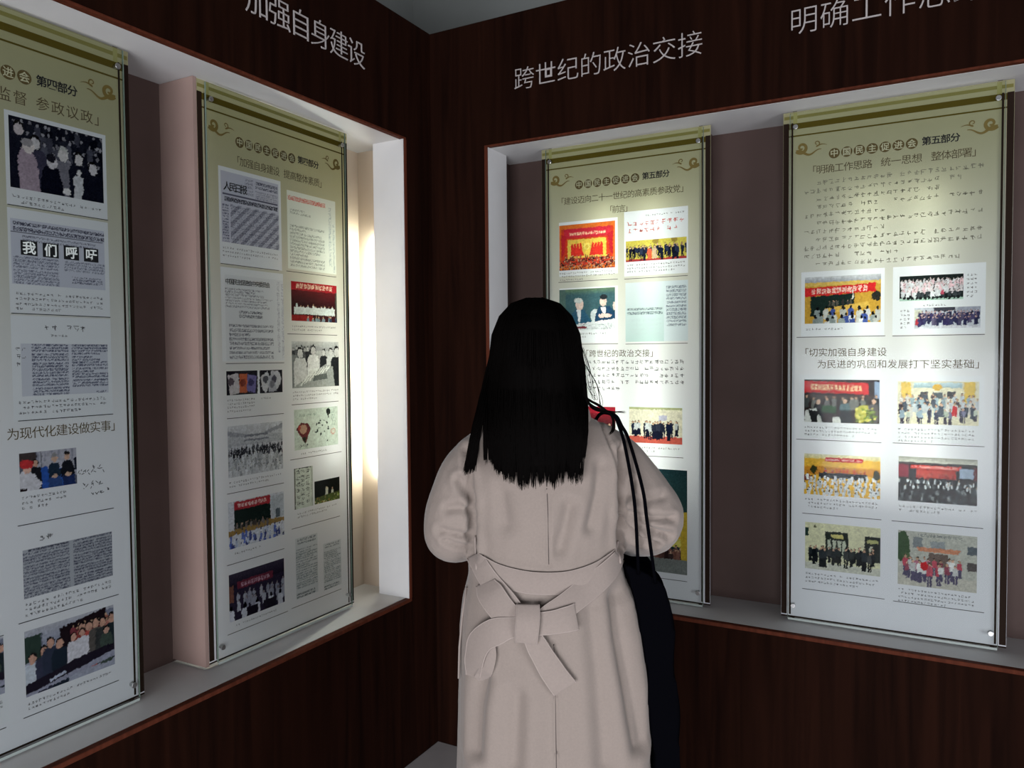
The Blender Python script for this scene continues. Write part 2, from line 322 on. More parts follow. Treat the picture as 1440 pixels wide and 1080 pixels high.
def p_model(w, h):
    i = Im(w, h, (178, 180, 182)); i.grad(0, 0, 1, .2, (196,198,200), (150,152,156)); i.rows(0, .45, .1, .1, 1, 6, .4, [(40,42,46),(90,92,96)], (30,30,32), FBW); i.box(0,.3,.12,1,(120,124,126))
    i.person(.17, .12, 1.1, (205,206,208), FBW); i.person(.44, .08, 1.0, (222,223,225), FBW); i.person(.66, .16, .7, (38,40,44), FBW); i.person(.82, .14, .8, (200,202,204), FBW); i.person(.95, .1, 1.1, (34,36,40), FBW)
    i.poly([(0,1),(.3,.78),(.7,.5),(.86,.56),(.9,1)], (150,154,154))
    for k in range(7): i.poly([(.15+.09*k,.95-.05*k),(.19+.09*k,.95-.05*k),(.45+.06*k,.6-.01*k),(.42+.06*k,.6-.01*k)], (222,226,224))
    i.poly([(.45,.74),(.72,.7),(.74,.82),(.42,.86)], (90,96,96)); return i.noise(4)
def p_hall(w, h):
    i = Im(w, h, (196, 198, 208)); i.grad(0,0,1,.4,(206,208,216),(170,172,182)); i.poly([(0,.1),(.34,.2),(.34,.26),(0,.2)],(150,152,162)); i.poly([(1,.04),(.66,.18),(.66,.24),(1,.14)],(150,152,162)); i.box(.3,.2,.72,.24,(120,122,134)); i.box(.28,.3,.74,.33,(120,122,134))
    i.rows(0, 1, .42, .52, 3, 22, .14, [(36,36,44),(70,70,80)], (26,26,32), (150,150,158)); i.rows(0, 1, .56, .86, 5, 14, .2, [(206,208,216),(190,192,200),(160,162,170)], (34,34,42), FBW); return i.noise(8)
def p_fan_card(w, h):
    i = Im(w, h, (196, 208, 200)); i.text(.1,.12,.5,.2,1,(120,140,130),.4); i.ell(.77,.12,.05,.09,(30,36,34)); i.box(.76,.15,.78,.28,(60,60,56))
    i.poly([(.04,.48),(.16,.34),(.3,.36),(.36,.5),(.24,.88)], (96,44,46)); i.ell(.2,.5,.08,.12,(176,140,120)); i.ell(.12,.45,.03,.06,(170,70,60)); i.poly([(.16,.7),(.26,.7),(.24,.88)],(40,44,36))
    for k in range(16):
        x, y = .42+i.r.rand()*.36, .3+i.r.rand()*.6; i.ell(x, y, .012+.02*i.r.rand(), .03*i.r.rand()+.01, (50,56,56))
    i.text(.1,.86,.3,.94,1,(60,66,64),.5); i.ell(.88,.64,.06,.08,(190,150,140)); i.ell(.88,.64,.04,.055,(200,200,190)); i.text(.84,.1,.94,.5,5,(130,150,140),.35); return i
def p_scroll(w, h):
    i = Im(w, h, (206, 214, 206)); i.box(0,0,.08,1,(110,112,106)); i.box(0,0,1,.03,(60,64,62)); i.box(.9,0,1,1,(180,188,180))
    for cx, n in ((.72,6),(.45,8),(.22,6)):
        for k in range(n): i.text(cx-.08, .06+k*.9/n, cx+.08, .06+(k+.62)*.9/n, 2, (36,38,38), .6)
    return i
def p_stage_night(w, h):
    i = Im(w, h, (24, 26, 24)); i.box(.42,.4,.52,.85,(206,208,196)); i.ell(.47,.38,.04,.07,(206,190,170)); i.person(.7, .4, .45, (190,190,176)); i.poly([(0,.72),(1,.62),(1,1),(0,1)], (74,84,46))
    for k in range(60): i.ell(i.r.rand(), .72+.26*i.r.rand(), .02, .03, ((120,140,70),(60,80,40),(150,120,70),(190,190,150))[i.r.randint(4)])
    return i
def p_banner_hall(w, h):
    i = Im(w, h, (208, 210, 222)); i.box(.1,.02,.74,.66,(24,36,34)); i.banner(.1, .02, .74, .2, (170,50,60), (225,190,190), 9); i.box(.76,.06,1,.55,(186,192,204)); i.box(.84,.36,.92,.56,(90,100,110))
    i.poly([(0,.62),(.72,.55),(1,.58),(1,.66),(0,.74)], (150,120,70)); i.rows(.1,.7,.5,.5,1,14,.14,[(70,60,60),(120,110,110)])
    i.rows(0, 1, .68, .9, 3, 12, .2, [(90,110,190),(190,200,226),(60,70,130),(215,218,232)], (36,40,60), (90,96,140), back=False); return i.noise(8)
def p_last(w, h):
    i = Im(w, h, (44, 38, 58)); i.grad(0,0,1,.3,(60,54,74),(36,30,46)); i.banner(.14, .2, .78, .36, (110,44,62), (190,150,170), 9); i.box(0,.25,.08,.6,(120,80,70))
    i.rows(.1, 1, .42, .55, 2, 9, .3, [(180,182,200),(150,152,172)], (26,24,34), (150,140,150)); i.rows(0, 1, .66, .66, 1, 5, .5, [(206,208,224),(190,192,210)], (24,22,30), (24,22,30))
    i.box(.3,.8,.5,1,(30,26,38)); i.box(.6,.78,.84,1,(34,30,42)); return i.noise(4)
def p_two_col(w, h):
    i = Im(w, h, (212, 216, 222)); i.text(.1,.02,.9,.12,2,(70,80,90),.5); i.text(.03,.18,.97,.84,17,(100,112,120),.5,ragged=.3); i.text(.03,.9,.85,1,2,(60,70,80),.6); return i
def p_congress(w, h):
    i = Im(w, h, (214, 110, 44)); i.box(.04,.1,.96,.9,(206,64,40)); i.poly([(.08,.1),(.92,.1),(.9,.3),(.1,.3)], (200,44,62)); i.banner(.1, .16, .92, .28, (204,48,66), (245,205,170), 14); i.box(.16,.34,.84,.74,(232,196,84))
    i.poly([(.04,.2),(.14,.26),(.1,.6),(.04,.74)],(190,40,50)); i.poly([(.96,.2),(.86,.26),(.9,.6),(.96,.74)],(190,40,50))
    for k in range(4):
        i.poly([(.22+.05*k,.44),(.25+.05*k,.42),(.3+.05*k,.7),(.22+.05*k,.7)], (222,54,44)); i.poly([(.78-.05*k,.44),(.75-.05*k,.42),(.7-.05*k,.7),(.78-.05*k,.7)], (222,54,44))
    i.ell(.5,.5,.05,.07,(245,225,120)); i.ell(.5,.5,.03,.045,(232,196,84)); i.rows(.1,.9,.7,.7,1,22,.1,[(120,60,50),(170,110,80)])
    for k in range(420): i.ell(i.r.rand(), .76+.24*i.r.rand(), .012, .014, ((120,70,60),(60,36,36),(190,150,120),(150,60,56),(36,26,30))[i.r.randint(5)])
    return i
def p_crowd_row(w, h):
    i = Im(w, h, (206, 190, 84)); i.box(0,.88,1,1,(176,60,60)); i.ell(.5,.1,.06,.12,(150,130,60)); i.ell(.8,.1,.05,.1,(150,130,60))
    i.rows(0, 1, .22, .3, 2, 16, .62, [(30,38,58),(36,44,70),(24,28,44)], legs=(24,28,44)); i.person(.4, .3, .6, (220,96,66)); i.person(.48,.26,.66,(196,170,140)); return i.noise(3)
def p_two_men(w, h):
    i = Im(w, h, (64, 96, 104)); i.grad(0,0,1,.15,(104,128,100),(66,98,106)); i.box(0,0,.12,1,(84,108,104)); i.ell(.64,.66,.07,.17,(206,216,220))
    i.poly([(.2,1),(.24,.58),(.32,.48),(.46,.5),(.56,.74),(.6,.84),(.3,1)], (46,86,112)); i.poly([(.32,.5),(.4,.5),(.38,.8),(.35,.8)], (220,224,230)); i.ell(.37,.38,.07,.13,(222,196,188)); i.ell(.35,.28,.08,.06,(196,200,200))
    i.poly([(.62,.95),(.66,.6),(.72,.44),(.9,.44),(1,.6),(1,.8),(.7,.84)], (36,66,96)); i.poly([(.74,.46),(.84,.46),(.83,.62),(.8,.62)], (226,226,230)); i.ell(.79,.32,.06,.12,(226,196,186)); i.ell(.8,.22,.065,.06,(42,46,52)); i.ell(.82,.66,.12,.05,(226,196,188))
    i.ell(.99,.44,.03,.1,(226,206,200)); i.poly([(.2,1),(.3,.84),(1,.74),(1,1)], (216,220,224)); i.text(.3,.84,.95,.98,3,(110,120,130),.3); i.box(.3,.9,.5,.95,(120,50,60)); return i.noise(3)
def p_paper_page(w, h):
    i = Im(w, h, (206, 218, 222)); i.grad(0,0,.62,1,(214,222,228),(184,206,206)); i.box(.62,0,1,1,(210,220,226)); i.text(.03,.42,.6,.55,2,(80,90,100),.6); i.text(.66,.08,.97,.76,11,(96,104,120),.55); i.text(.05,.6,.58,.9,4,(186,200,204),.3); return i
def p_red_group(w, h):
    i = Im(w, h, (222, 216, 196)); i.box(0,0,1,.06,(170,176,130)); i.box(.56,.22,.72,.36,(186,184,206)); i.box(0,.8,1,1,(196,90,78)); i.rows(.03, .99, .36, .4, 2, 9, .46, [(24,32,56),(196,200,204),(30,34,50),(40,44,60)], legs=(22,26,44)); return i.noise(3)
def p_green_stage(w, h):
    i = Im(w, h, (34, 58, 60)); i.grad(0,0,1,.42,(26,48,54),(40,66,66)); i.box(0,.4,1,.66,(222,176,46)); i.box(.72,.4,.86,.56,(196,60,50)); i.rows(.3,1,.46,.5,2,10,.16,[(190,150,60),(150,60,50),(214,196,150)])
    i.box(0,.66,1,.74,(226,214,110)); i.rows(0, 1, .74, .76, 2, 16, .14, [(90,60,56),(60,44,44),(130,90,80)]); i.box(0,.86,1,1,(128,132,130)); i.box(.9,.4,1,.86,(200,170,60)); return i.noise(4)
def p_yellow_room(w, h):
    i = Im(w, h, (196, 152, 60)); i.grad(0,0,1,.12,(206,208,212),(160,164,176)); i.box(0,.12,1,.2,(214,180,96)); i.banner(0, .24, .93, .42, (206,44,46), (240,200,190), 11, .2, -.06); i.poly([(.08,.42),(.66,.38),(.66,.62),(.28,.72),(.24,.84),(.08,.86)], (28,44,40)); i.box(.63,.3,.65,.5,(220,222,214))
    i.rows(.28,.66,.5,.5,1,6,.14,[(60,56,56),(90,86,80)]); i.poly([(.27,.68),(.84,.56),(.86,.66),(.27,.82)], (216,176,84)); i.ell(.94,.45,.06,.1,(44,44,40))
    i.rows(.1, 1, .66, .84, 3, 8, .34, [(206,208,212),(70,90,160),(140,150,150),(190,190,186)], (26,26,30), (26,26,30)); return i.noise(3)
def p_bw_group(w, h):
    i = Im(w, h, (30, 36, 36)); i.rows(.02, .98, .12, .42, 4, 17, .34, [(216,208,214),(200,200,206),(226,190,200)], (36,32,36), (206,186,186)); i.rows(.04,.96,.56,.56,1,12,.4,[(206,206,212),(60,66,70),(220,222,226)],(30,30,34),(206,186,186)); i.box(.66,.6,.7,.8,(190,80,100)); i.box(0,.92,1,1,(170,200,186))
    for k in range(14): i.box(.06+.065*k,.84,.1+.065*k,.95,(26,30,32))
    return i.noise(5)
def p_navy_group(w, h):
    i = Im(w, h, (190, 194, 206)); i.box(.3,0,.62,.2,(66,66,78)); i.box(.66,0,1,.3,(156,160,176)); i.box(0,.1,.12,.6,(206,206,190)); i.rows(.06, .98, .16, .42, 3, 19, .44, [(50,50,84),(40,42,70),(66,60,100),(90,84,110)], (24,24,34), (190,160,160)); i.box(.02,.5,.06,.85,(186,60,70)); i.poly([(0,.92),(.5,.84),(1,.9),(1,1),(0,1)],(206,206,216)); return i.noise(5)
def p_banner_seated(w, h):
    i = Im(w, h, (44, 34, 34)); i.banner(0, .04, .86, .3, (200,36,38), (236,196,150), 13, .25, .04); i.box(.93,.05,1,.6,(140,160,190)); i.grad(0,.36,.93,.5,(66,50,44),(40,36,34)); i.rows(0, 1, .36, .4, 2, 6, .34, [(60,66,66),(36,40,44),(110,110,106)], (28,26,26))
    i.person(.55, .42, .6, (86,110,116)); i.person(.2, .44, .62, (26,28,32)); i.poly([(.24,.6),(.42,.6),(.44,.78),(.24,.76)], (40,76,44)); i.poly([(.02,.72),(.16,.66),(.26,1),(.0,1)], (206,208,206)); i.poly([(.06,.7),(.2,.74),(.18,1),(.1,1)],(30,32,34)); i.poly([(.5,.7),(.62,.7),(.66,1),(.46,1)],(30,36,40)); i.ell(.44,.95,.06,.1,(216,218,214))
    i.ell(.8,.78,.12,.2,(176,170,70)); i.person(.92,.42,.6,(90,86,84)); 
    for k in range(40): i.ell(.7+.26*i.r.rand(), .65+.33*i.r.rand(), .02, .03, ((120,140,60),(214,206,110),(70,84,44))[i.r.randint(3)])
    return i.noise(3)
def p_gate_group(w, h):
    i = Im(w, h, (222, 216, 190)); i.box(.05,.02,.17,.5,(226,190,96)); i.box(.82,.02,.95,.5,(222,188,84)); i.grad(.2,.04,.8,.16,(190,210,216),(150,176,186)); i.ell(.5,.14,.06,.07,(214,170,66)); i.box(.28,.24,.38,.4,(60,60,66)); i.box(.44,.26,.56,.4,(80,90,96)); i.box(.62,.24,.72,.4,(60,60,66))
    i.rows(.02, .98, .3, .5, 3, 13, .3, [(60,70,84),(190,196,202),(150,170,180),(60,46,52),(210,206,200)]); i.rows(.02,.98,.64,.64,1,11,.38,[(140,160,176),(60,64,84),(180,190,176),(110,110,140)],legs=(60,56,70)); i.person(.71,.5,.3,(200,36,44)); return i.noise(4)
def p_yellow_conf(w, h):
    i = Im(w, h, (226, 176, 62)); i.grad(0,0,1,.12,(216,212,190),(222,206,140)); i.box(.28,.08,.78,.18,(190,44,52)); i.text(.3,.1,.76,.16,1,(240,210,190),.6); i.grad(0,.3,1,.5,(206,140,44),(190,124,44)); i.rows(.28,.84,.34,.34,1,10,.16,[(150,50,40),(190,70,50)]); i.box(.2,.44,.84,.58,(36,40,46)); i.ell(.13,.38,.045,.1,(52,56,28)); i.ell(.95,.45,.04,.12,(44,46,32)); i.box(0,.52,.12,.66,(120,60,50))
    i.rows(0, 1, .5, .86, 5, 16, .17, [(226,228,232),(206,210,212),(216,216,216)], (36,36,40), (36,36,40)); return i.noise(5)
def p_big_conf(w, h):
    i = Im(w, h, (36, 34, 38)); i.grad(0,0,1,.12,(150,150,140),(206,206,196)); i.box(0,.12,1,.16,(70,64,64)); i.box(.0,.18,.14,.46,(132,34,52)); i.box(.16,.18,.8,.26,(206,62,56)); i.text(.22,.19,.76,.25,1,(240,210,200),.6); i.box(.24,.28,.74,.46,(186,54,46)); i.rows(.26,.72,.36,.36,1,14,.1,[(190,70,56),(120,40,40)]); i.box(.78,.22,.95,.42,(156,172,196)); i.box(.95,.18,1,.46,(90,34,40))
    i.rows(0, 1, .48, .92, 7, 20, .12, [(36,38,44),(54,58,66),(110,116,120),(28,30,34)], (18,18,20), (26,24,26)); i.rows(0,1,.5,.6,2,14,.1,[(190,196,200)]); return i.noise(5)
def p_facade_black(w, h):
    i = Im(w, h, (216, 214, 180)); i.box(.28,.16,.58,.66,(32,40,36)); i.box(.36,.22,.52,.3,(206,196,120)); 
    for k in range(4): i.box(.31+.065*k,.34,.355+.065*k,.64,(190,196,176))
    i.box(.8,.2,1,.72,(40,46,44)); i.box(.83,.26,.97,.34,(176,176,120)); i.box(.86,.4,.9,.7,(190,190,170)); i.box(0,.12,.05,.3,(40,60,54)); i.ell(.14,.09,.02,.03,(90,90,70)); i.box(0,.85,1,1,(200,200,188))
    i.rows(.04, .94, .46, .5, 2, 11, .4, [(24,30,34),(30,36,42),(60,64,66)], (22,22,24), legs=(20,24,28)); return i.noise(3)
def p_facade_pink(w, h):
    i = Im(w, h, (186, 186, 178)); i.ell(.06,.3,.1,.28,(60,84,56)); i.ell(.12,.5,.06,.1,(80,100,66)); i.box(.2,.1,.32,.3,(130,136,140)); i.box(.42,.16,.6,.3,(150,156,160)); i.box(.88,.2,1,.34,(96,104,112)); i.box(.88,.48,1,.62,(90,84,84)); i.poly([(.24,.28),(.8,.28),(.76,.36),(.28,.36)], (206,140,110)); i.box(.4,.38,.64,.6,(110,96,90)); i.text(.26,.03,.82,.1,1,(110,116,120),.45,.03); i.box(0,.78,1,1,(196,192,182))
    i.rows(.06, .82, .46, .54, 2, 10, .4, [(226,226,226),(190,80,96),(150,80,96),(206,206,206),(176,110,130)], legs=(90,84,110)); i.ell(.34,.62,.05,.08,(206,44,50)); return i.noise(4)
def p_red_slice(w, h):
    i = Im(w, h, (150,34,48)); i.grad(0,.2,1,.6,(120,30,40),(60,30,34)); i.rows(0,1,.5,.7,2,8,.3,[(60,60,80),(206,206,214)]); return i.noise(4)

def img_obj(name, l, r, z0, z1, y, fn, parent, res=620):
    w = max(12, int((r-l)*res)); h = max(12, int((z1-z0)*res)); im = fn(w, h); rs = np.random.RandomState(w*7+h)
    def soft(k):
        q = rs.normal(0, 1, (h, w))
        for _ in range(k):
            q = (q+np.roll(q, 1, 0)+np.roll(q, -1, 0)+np.roll(q, 1, 1)+np.roll(q, -1, 1))/5
        return q/q.std()
    if not fn.__name__.startswith(('p_news', 'p_doc', 'p_red_doc', 'p_notice', 'p_two_col', 'p_paper')):
        wy = np.clip(im.Y*h+soft(2)*.55, 0, h-1).astype(int); wx = np.clip(im.X*w+soft(2)*.55, 0, w-1).astype(int)
        im.a = im.a[wy, wx]*(1+.03*soft(2)+.015*soft(12))[..., None]
    a = np.clip(im.a, 0, 255)/255; a = np.where(a <= .04045, a/12.92, ((a+.055)/1.055)**2.4)
    xs = np.linspace(l, r, w); zs = np.linspace(z1, z0, h); X, Z = np.meshgrid(xs, zs)
    co = np.stack([X, np.full_like(X, y), Z], -1).reshape(-1, 3)
    idx = np.arange(w*h).reshape(h, w); q = np.stack([idx[1:, :-1], idx[1:, 1:], idx[:-1, 1:], idx[:-1, :-1]], -1).reshape(-1, 4)
    me = bpy.data.meshes.new(name); me.vertices.add(len(co)); me.vertices.foreach_set('co', co.ravel())
    me.loops.add(q.size); me.loops.foreach_set('vertex_index', q.ravel().astype(np.int32))
    me.polygons.add(len(q)); me.polygons.foreach_set('loop_start', np.arange(0, q.size, 4).astype(np.int32))
    me.materials.append(M['photo']); me.update(calc_edges=True)
    ca = me.color_attributes.new('Col', 'FLOAT_COLOR', 'POINT'); ca.data.foreach_set('color', np.concatenate([a.reshape(-1, 3), np.ones((w*h, 1))], 1).ravel())
    o = bpy.data.objects.new(name, me); C.objects.link(o); o.parent = parent; return o

# ------------------------------------------------------------------ the setting
LB, LT, RB, RT, H = .611, 2.284, .643, 2.260, 2.715      # opening bottoms / tops, partition height
DB = .27                                                # depth of the display recess
def wallbox(name, mt, *b, bev=0):
    o = struct(G().box(*b).obj(name, mt));
    if bev: bevel(o, bev)
    return o
fl = empty('floor', (0, 0, 0)); struct(fl)
G().box(-.30, 7, -6, .30, -.03, -.0025).obj('floor_bed', M['grout'], fl)
tile = None
for i in range(9):
    for j in range(9):
        x0, y0 = .0015+.6*i, -.6*(j+1)+.0015-.0
        if tile is None:
            tile = G().box(0, .597, 0, .597, -.0026, 0).obj('tile', M['floor'], fl); bevel(tile, .0008, 1); o = tile
        else:
            o = tile.copy(); C.objects.link(o)
        o.location = (x0, y0, 0)
# left partition (plane x = 0), right partition (plane y = 0)
wl = empty('wall_left', (0, 0, 0)); struct(wl)
G().box(-.02, 0, -5.0, 0, 0, LB-.012).obj('lower_panelling', M['wood'], wl)
G().box(-.02, 0, -5.0, 0, LT+.006, H).obj('upper_fascia', M['wood'], wl)
G().box(-.02, 0, -.173+.012, 0, LB-.012, LT+.006).obj('corner_post', M['wood'], wl)
G().box(-.02, 0, -5.0, -2.75, LB-.012, LT+.006).obj('end_post', M['wood'], wl)
G().box(-.29, -DB, -5.0, -.60, 0, H).obj('back_panel', M['shade_lam'], wl)
G().box(-.29, -DB, -.60, .29, 0, H).obj('back_panel', M['lit_lam'], wl)
G().box(-DB, -.02, -2.75, -.10, LB-.02, LB).obj('sill', M['white'], wl)
G().box(-DB, -.02, -2.75, -.10, LT, LT+.018).obj('soffit', M['white'], wl)
G().box(-.14, -.002, -.173, -.158, LB, LT).obj('jamb_board', M['white'], wl)
G().box(-DB, -.021, -.105, -.09, LB, LT).obj('recess_end', M['lit_lam'], wl)
G().box(-DB, -.02, -2.78, -2.75, LB, LT).obj('recess_end', M['shade_lam'], wl)
G().box(-.29, -.02, -.20, .0, H-.02, H).obj('top_board', M['wood'], wl)
wr = empty('wall_right', (0, 0, 0)); struct(wr)
G().box(0, 6.0, 0, .02, 0, RB-.012).obj('lower_panelling', M['wood'], wr)
G().box(0, 6.0, 0, .02, RT+.006, H).obj('upper_fascia', M['wood'], wr)
G().box(0, .249-.012, 0, .02, RB-.012, RT+.006).obj('corner_post', M['wood'], wr)
G().box(2.9, 6.0, 0, .02, RB-.012, RT+.006).obj('end_post', M['wood'], wr)
G().box(-.27, 6.0, DB, .29, 0, H).obj('back_panel', M['shade_lam'], wr)
G().box(.19, 2.9, .02, DB, RB-.02, RB).obj('sill', M['white'], wr)
G().box(.19, 2.9, .02, DB, RT, RT+.018).obj('soffit', M['white'], wr)
G().box(.234, .249, .002, .14, RB, RT).obj('jamb_board', M['white'], wr)
G().box(.175, .19, .021, DB, RB, RT).obj('recess_end', M['shade_lam'], wr)
G().box(2.9, 2.93, .02, DB, RB, RT).obj('recess_end', M['shade_lam'], wr)
# cherry lipping round the openings
def lip(n, *b): o = struct(G().box(*b).obj(n, M['cherry'])); bevel(o, .0015, 1)
lip('trim_1', -.019, .003, -2.75, -.161, LB-.0125, LB); lip('trim_2', -.019, .003, -2.75, -.161, LT, LT+.007); lip('trim_3', -.0018, .003, -.173, -.159, LB, LT)
lip('trim_4', .235, 2.9, -.003, .019, RB-.0125, RB); lip('trim_5', .235, 2.9, -.003, .019, RT, RT+.007); lip('trim_6', .235, .249, -.003, .0018, RB, RT)
# hall behind and above the partitions
wallbox('wall_hall_left', M['plaster'], -1.1, -1.0, -6, 1.29, -.03, 5.0)
wallbox('wall_hall_back', M['plaster'], -1.1, 7, 1.29, 1.39, -.03, 5.0)

# raised letters
def sign(name, s, side, a0, a1, zc, size, label, cut=0):
    e = empty(name, (0, (a0+a1)/2, zc) if side == 'L' else ((a0+a1)/2, 0, zc), R(90) if side == 'L' else 0, label, 'sign'); n = len(s); p = (a1-a0)/n
    for i, ch in enumerate(s):
        V, F = glyph(ch, -.016, .012); cx = -(a1-a0)/2+(i+.5)*p
        mesh('letter', [(cx+v[0]*size, -.0045-v[2]*size*1.0, v[1]*size) for v in V], [f for f in F], M['letter'], e)
sign('wall_lettering', '加强自身建设', 'L', -.897, -.388, 2.498, .086, 'raised pale letters 加强自身建设 on the left wall fascia')
sign('wall_lettering', '跨世纪的政治交接', 'R', .3605, 1.038, 2.478, .079, 'raised pale letters 跨世纪的政治交接 above the panel the woman reads')
sign('wall_lettering', '明确工作思路', 'R', 1.292, 1.798, 2.480, .079, 'raised pale letters 明确工作思路 above the rightmost panel')

# ------------------------------------------------------------------ display panels
def cloud(g, x, z, s, flip, y):
    """cloud scroll ornament: a spiral head, a small spiral and a wavy tail; flip=-1 mirrors"""
    lay = [y]
    def ribbon(P, W):
        lay[0] -= .0004
        V = []; n = len(P)
        for i in range(n):
            a = P[max(i-1, 0)]; b = P[min(i+1, n-1)]; dx, dz = b[0]-a[0], b[1]-a[1]; L = math.hypot(dx, dz) or 1; nx, nz = -dz/L*W[i]/2, dx/L*W[i]/2
            for sg in (1, -1): V.append((x+flip*s*(P[i][0]+sg*nx), lay[0]-i*.00001, z+s*(P[i][1]+sg*nz)))
        g.add(V, [(2*i, 2*i+1, 2*i+3, 2*i+2) for i in range(n-1)])
    def spiral(cx, cz, r0, r1, a0, a1, w0, w1, n=26):
        P = []; W = []
        for i in range(n):
            t = i/(n-1); a = a0+(a1-a0)*t; r = r0+(r1-r0)*t; P.append((cx+r*math.cos(a), cz+r*math.sin(a))); W.append(w0+(w1-w0)*t)
        ribbon(P, W)
    spiral(.26, .05, .24, .04, -2.6, 5.5, .15, .06)
    spiral(.86, .16, .13, .03, -1.8, 5.0, .05, .03)
    P = [(.04+1.0*t, -.10-.12*math.sin(t*3.0)+.06*math.sin(t*9)) for t in [i/14 for i in range(15)]]; ribbon(P, [.13*(1-i/16)+.01 for i in range(15)])
    P = [(.86+.4*t, .04+.06*math.sin(t*3)) for t in [i/8 for i in range(9)]]; ribbon(P, [.06*(1-i/9)+.005 for i in range(9)])

def panel(side, a0, wd, zb, zt, label, photos, cards, rules, texts, caps, boards, sub, extra=None, cut_left=0):
    hgt = zt-zb; D = .13
    e = empty('display_panel', (-D, a0, zb) if side == 'L' else (a0, D, zb), R(90) if side == 'L' else 0, label, 'display panel', 'printed display panels in the wall recesses')
    U = lambda a: a-a0
    Z = lambda z: z-zb
    # the sheet: cells around the photographs
    holes = [(U(l), U(r), Z(b), Z(t)) for l, r, t, b, f, lb in photos]; cs = [(U(l), U(r), Z(b), Z(t)) for l, r, t, b in cards]
    xs = sorted({0, wd, *[v for h_ in holes+cs for v in h_[:2]]}); zs = sorted({0, hgt, *[v for h_ in holes+cs for v in h_[2:]]})
    xs = [x for x in xs if 0 <= x <= wd]; zs = [z for z in zs if 0 <= z <= hgt]
    V = [(x, 0, z) for z in zs for x in xs]; F = []; mi = []
    for j in range(len(zs)-1):
        for i in range(len(xs)-1):
            cx, cz = (xs[i]+xs[i+1])/2, (zs[j]+zs[j+1])/2
            ins = lambda h_: h_[0] < cx < h_[1] and h_[2] < cz < h_[3]
            if any(map(ins, holes)): continue
            n = len(xs); F.append((j*n+i, j*n+i+1, (j+1)*n+i+1, (j+1)*n+i)); mi.append(1 if any(map(ins, cs)) else 0)
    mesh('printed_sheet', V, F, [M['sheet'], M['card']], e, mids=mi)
    for (l, r, b, t), ph in zip(holes, photos):
        o = img_obj('photograph' if not ph[5].startswith('document') else 'document', l, r, b, t, 0, ph[4], e); o['label'] = ph[5]
    y1, y2 = -.0006, -.0011
    # borders
    g = G().quad(.003, wd-.003, hgt-.054, hgt-.036, y1).obj('top_bar', M['bronze'], e)
    G().quad(.003, wd-.003, hgt-.0775, hgt-.073, y1).obj('top_line', M['bronze'], e)
    G().quad(.003, wd-.003, hgt-.022, hgt-.012, y1).obj('top_band', M['band'], e)
    for x0, x1 in ((.0008, .0175), (.0245, .030)):
        for q0, q1 in ((x0, x1), (wd-x1, wd-x0)): G().quad(q0, q1, .004, hgt-.034, y2).obj('side_border', M['borderink'], e)
    for xx in (.036, wd-.036): G().quad(xx-.006, xx+.006, hgt-.036, hgt-.003, y2-.0003).obj('border_tab', M['olive'], e)
    for x, fl_ in ((.04, 1), (wd-.04, -1)):
        g = G(); cloud(g, x-.004*fl_, hgt-.118, .074, fl_, y1); g.obj('cloud_ornament', M['goldink'], e)
    # title badges
    for i, ch in enumerate('中国民主促进会'):
        b = G().disc(.150+.0352*i, hgt-.143, .0158, y1).obj('title_badge', M['badgeink'], e)
        g = G(); put_text(g, ch, .150+.0352*i-.012, .150+.0352*i+.012, hgt-.143, .0225, y2, .012); g.obj('badge_letter', M['creamink'], b)
    part = '第四部分' if side == 'L' else '第五部分'
    g = G(); put_text(g, part, .3875, .484, hgt-.141, .024, y1, .02); g.obj('title_text', M['ink'], e)
    for s, l, r, z, sz in sub:
        g = G(); put_text(g, s, U(l), U(r), Z(z), sz, y1, 0); g.obj('heading_text', M['brownink'], e)
    for s, l, r, z, sz, mt in texts:
        g = G(); put_text(g, s, U(l), U(r), Z(z), sz, y2, .014); g.obj('print_text', M[mt], e)
    for l, r, z in rules: G().quad(U(l), U(r), Z(z)-.0009, Z(z)+.0009, y1).obj('rule_line', M['ink'], e)
    g = G()
    for k, (l, r, t, n, sz) in enumerate(caps): micro(g, U(l), U(r), Z(t), sz*1.35, sz, n, k+len(caps)*7, 1 if sz > .012 else 0, rng.uniform(.45, .9), y1)
    o = g.obj('caption_text', M['greyink'], e); o['kind'] = 'stuff'
    if extra: extra(e, U, Z, y1, y2)
    # clear cover on standoffs
    c = G().box(.0225, wd-.0225, -.0125, -.0085, -.010, hgt-.006).obj('clear_cover', M['clear'], e)
    G().box(.0225, wd-.0225, -.0128, -.0122, -.0102, -.0035).obj('cover_edge', M['paleedge'], c)
    for xx in (.0215, wd-.0225): G().box(xx, xx+.0012, -.0130, -.0080, -.003, hgt-.006).obj('cover_edge', M['edge'], c)
    G().box(0, wd, -.0004, .0045, -.0045, -.0005).obj('sheet_edge', M['borderink'], e)
    for xx in (.0385, wd-.0385):
        for zz in (.036, hgt-.05):
            s = G().disc(xx, zz, .0075, -.0165, 18, .004).obj('standoff', M['steel'], e); bevel(s, .001)
            G().disc(xx, zz, .0045, -.0123, 12, .012).obj('post', M['steel'], s)
    # side boards of the light box
    for b in boards:
        xx = 0 if b == 'l' else wd
        if b == 'L': G().box(-.012, 0, -.001, DB-D, -.008, hgt+.002).obj('side_board', M['pink'], e)
        else:
            xx = .028 if b == 'l' else wd-.04
            G().box(xx, xx+.012, .001, DB-D, -.008, hgt+.002).obj('side_board', M['shade_lam'], e)
    return e
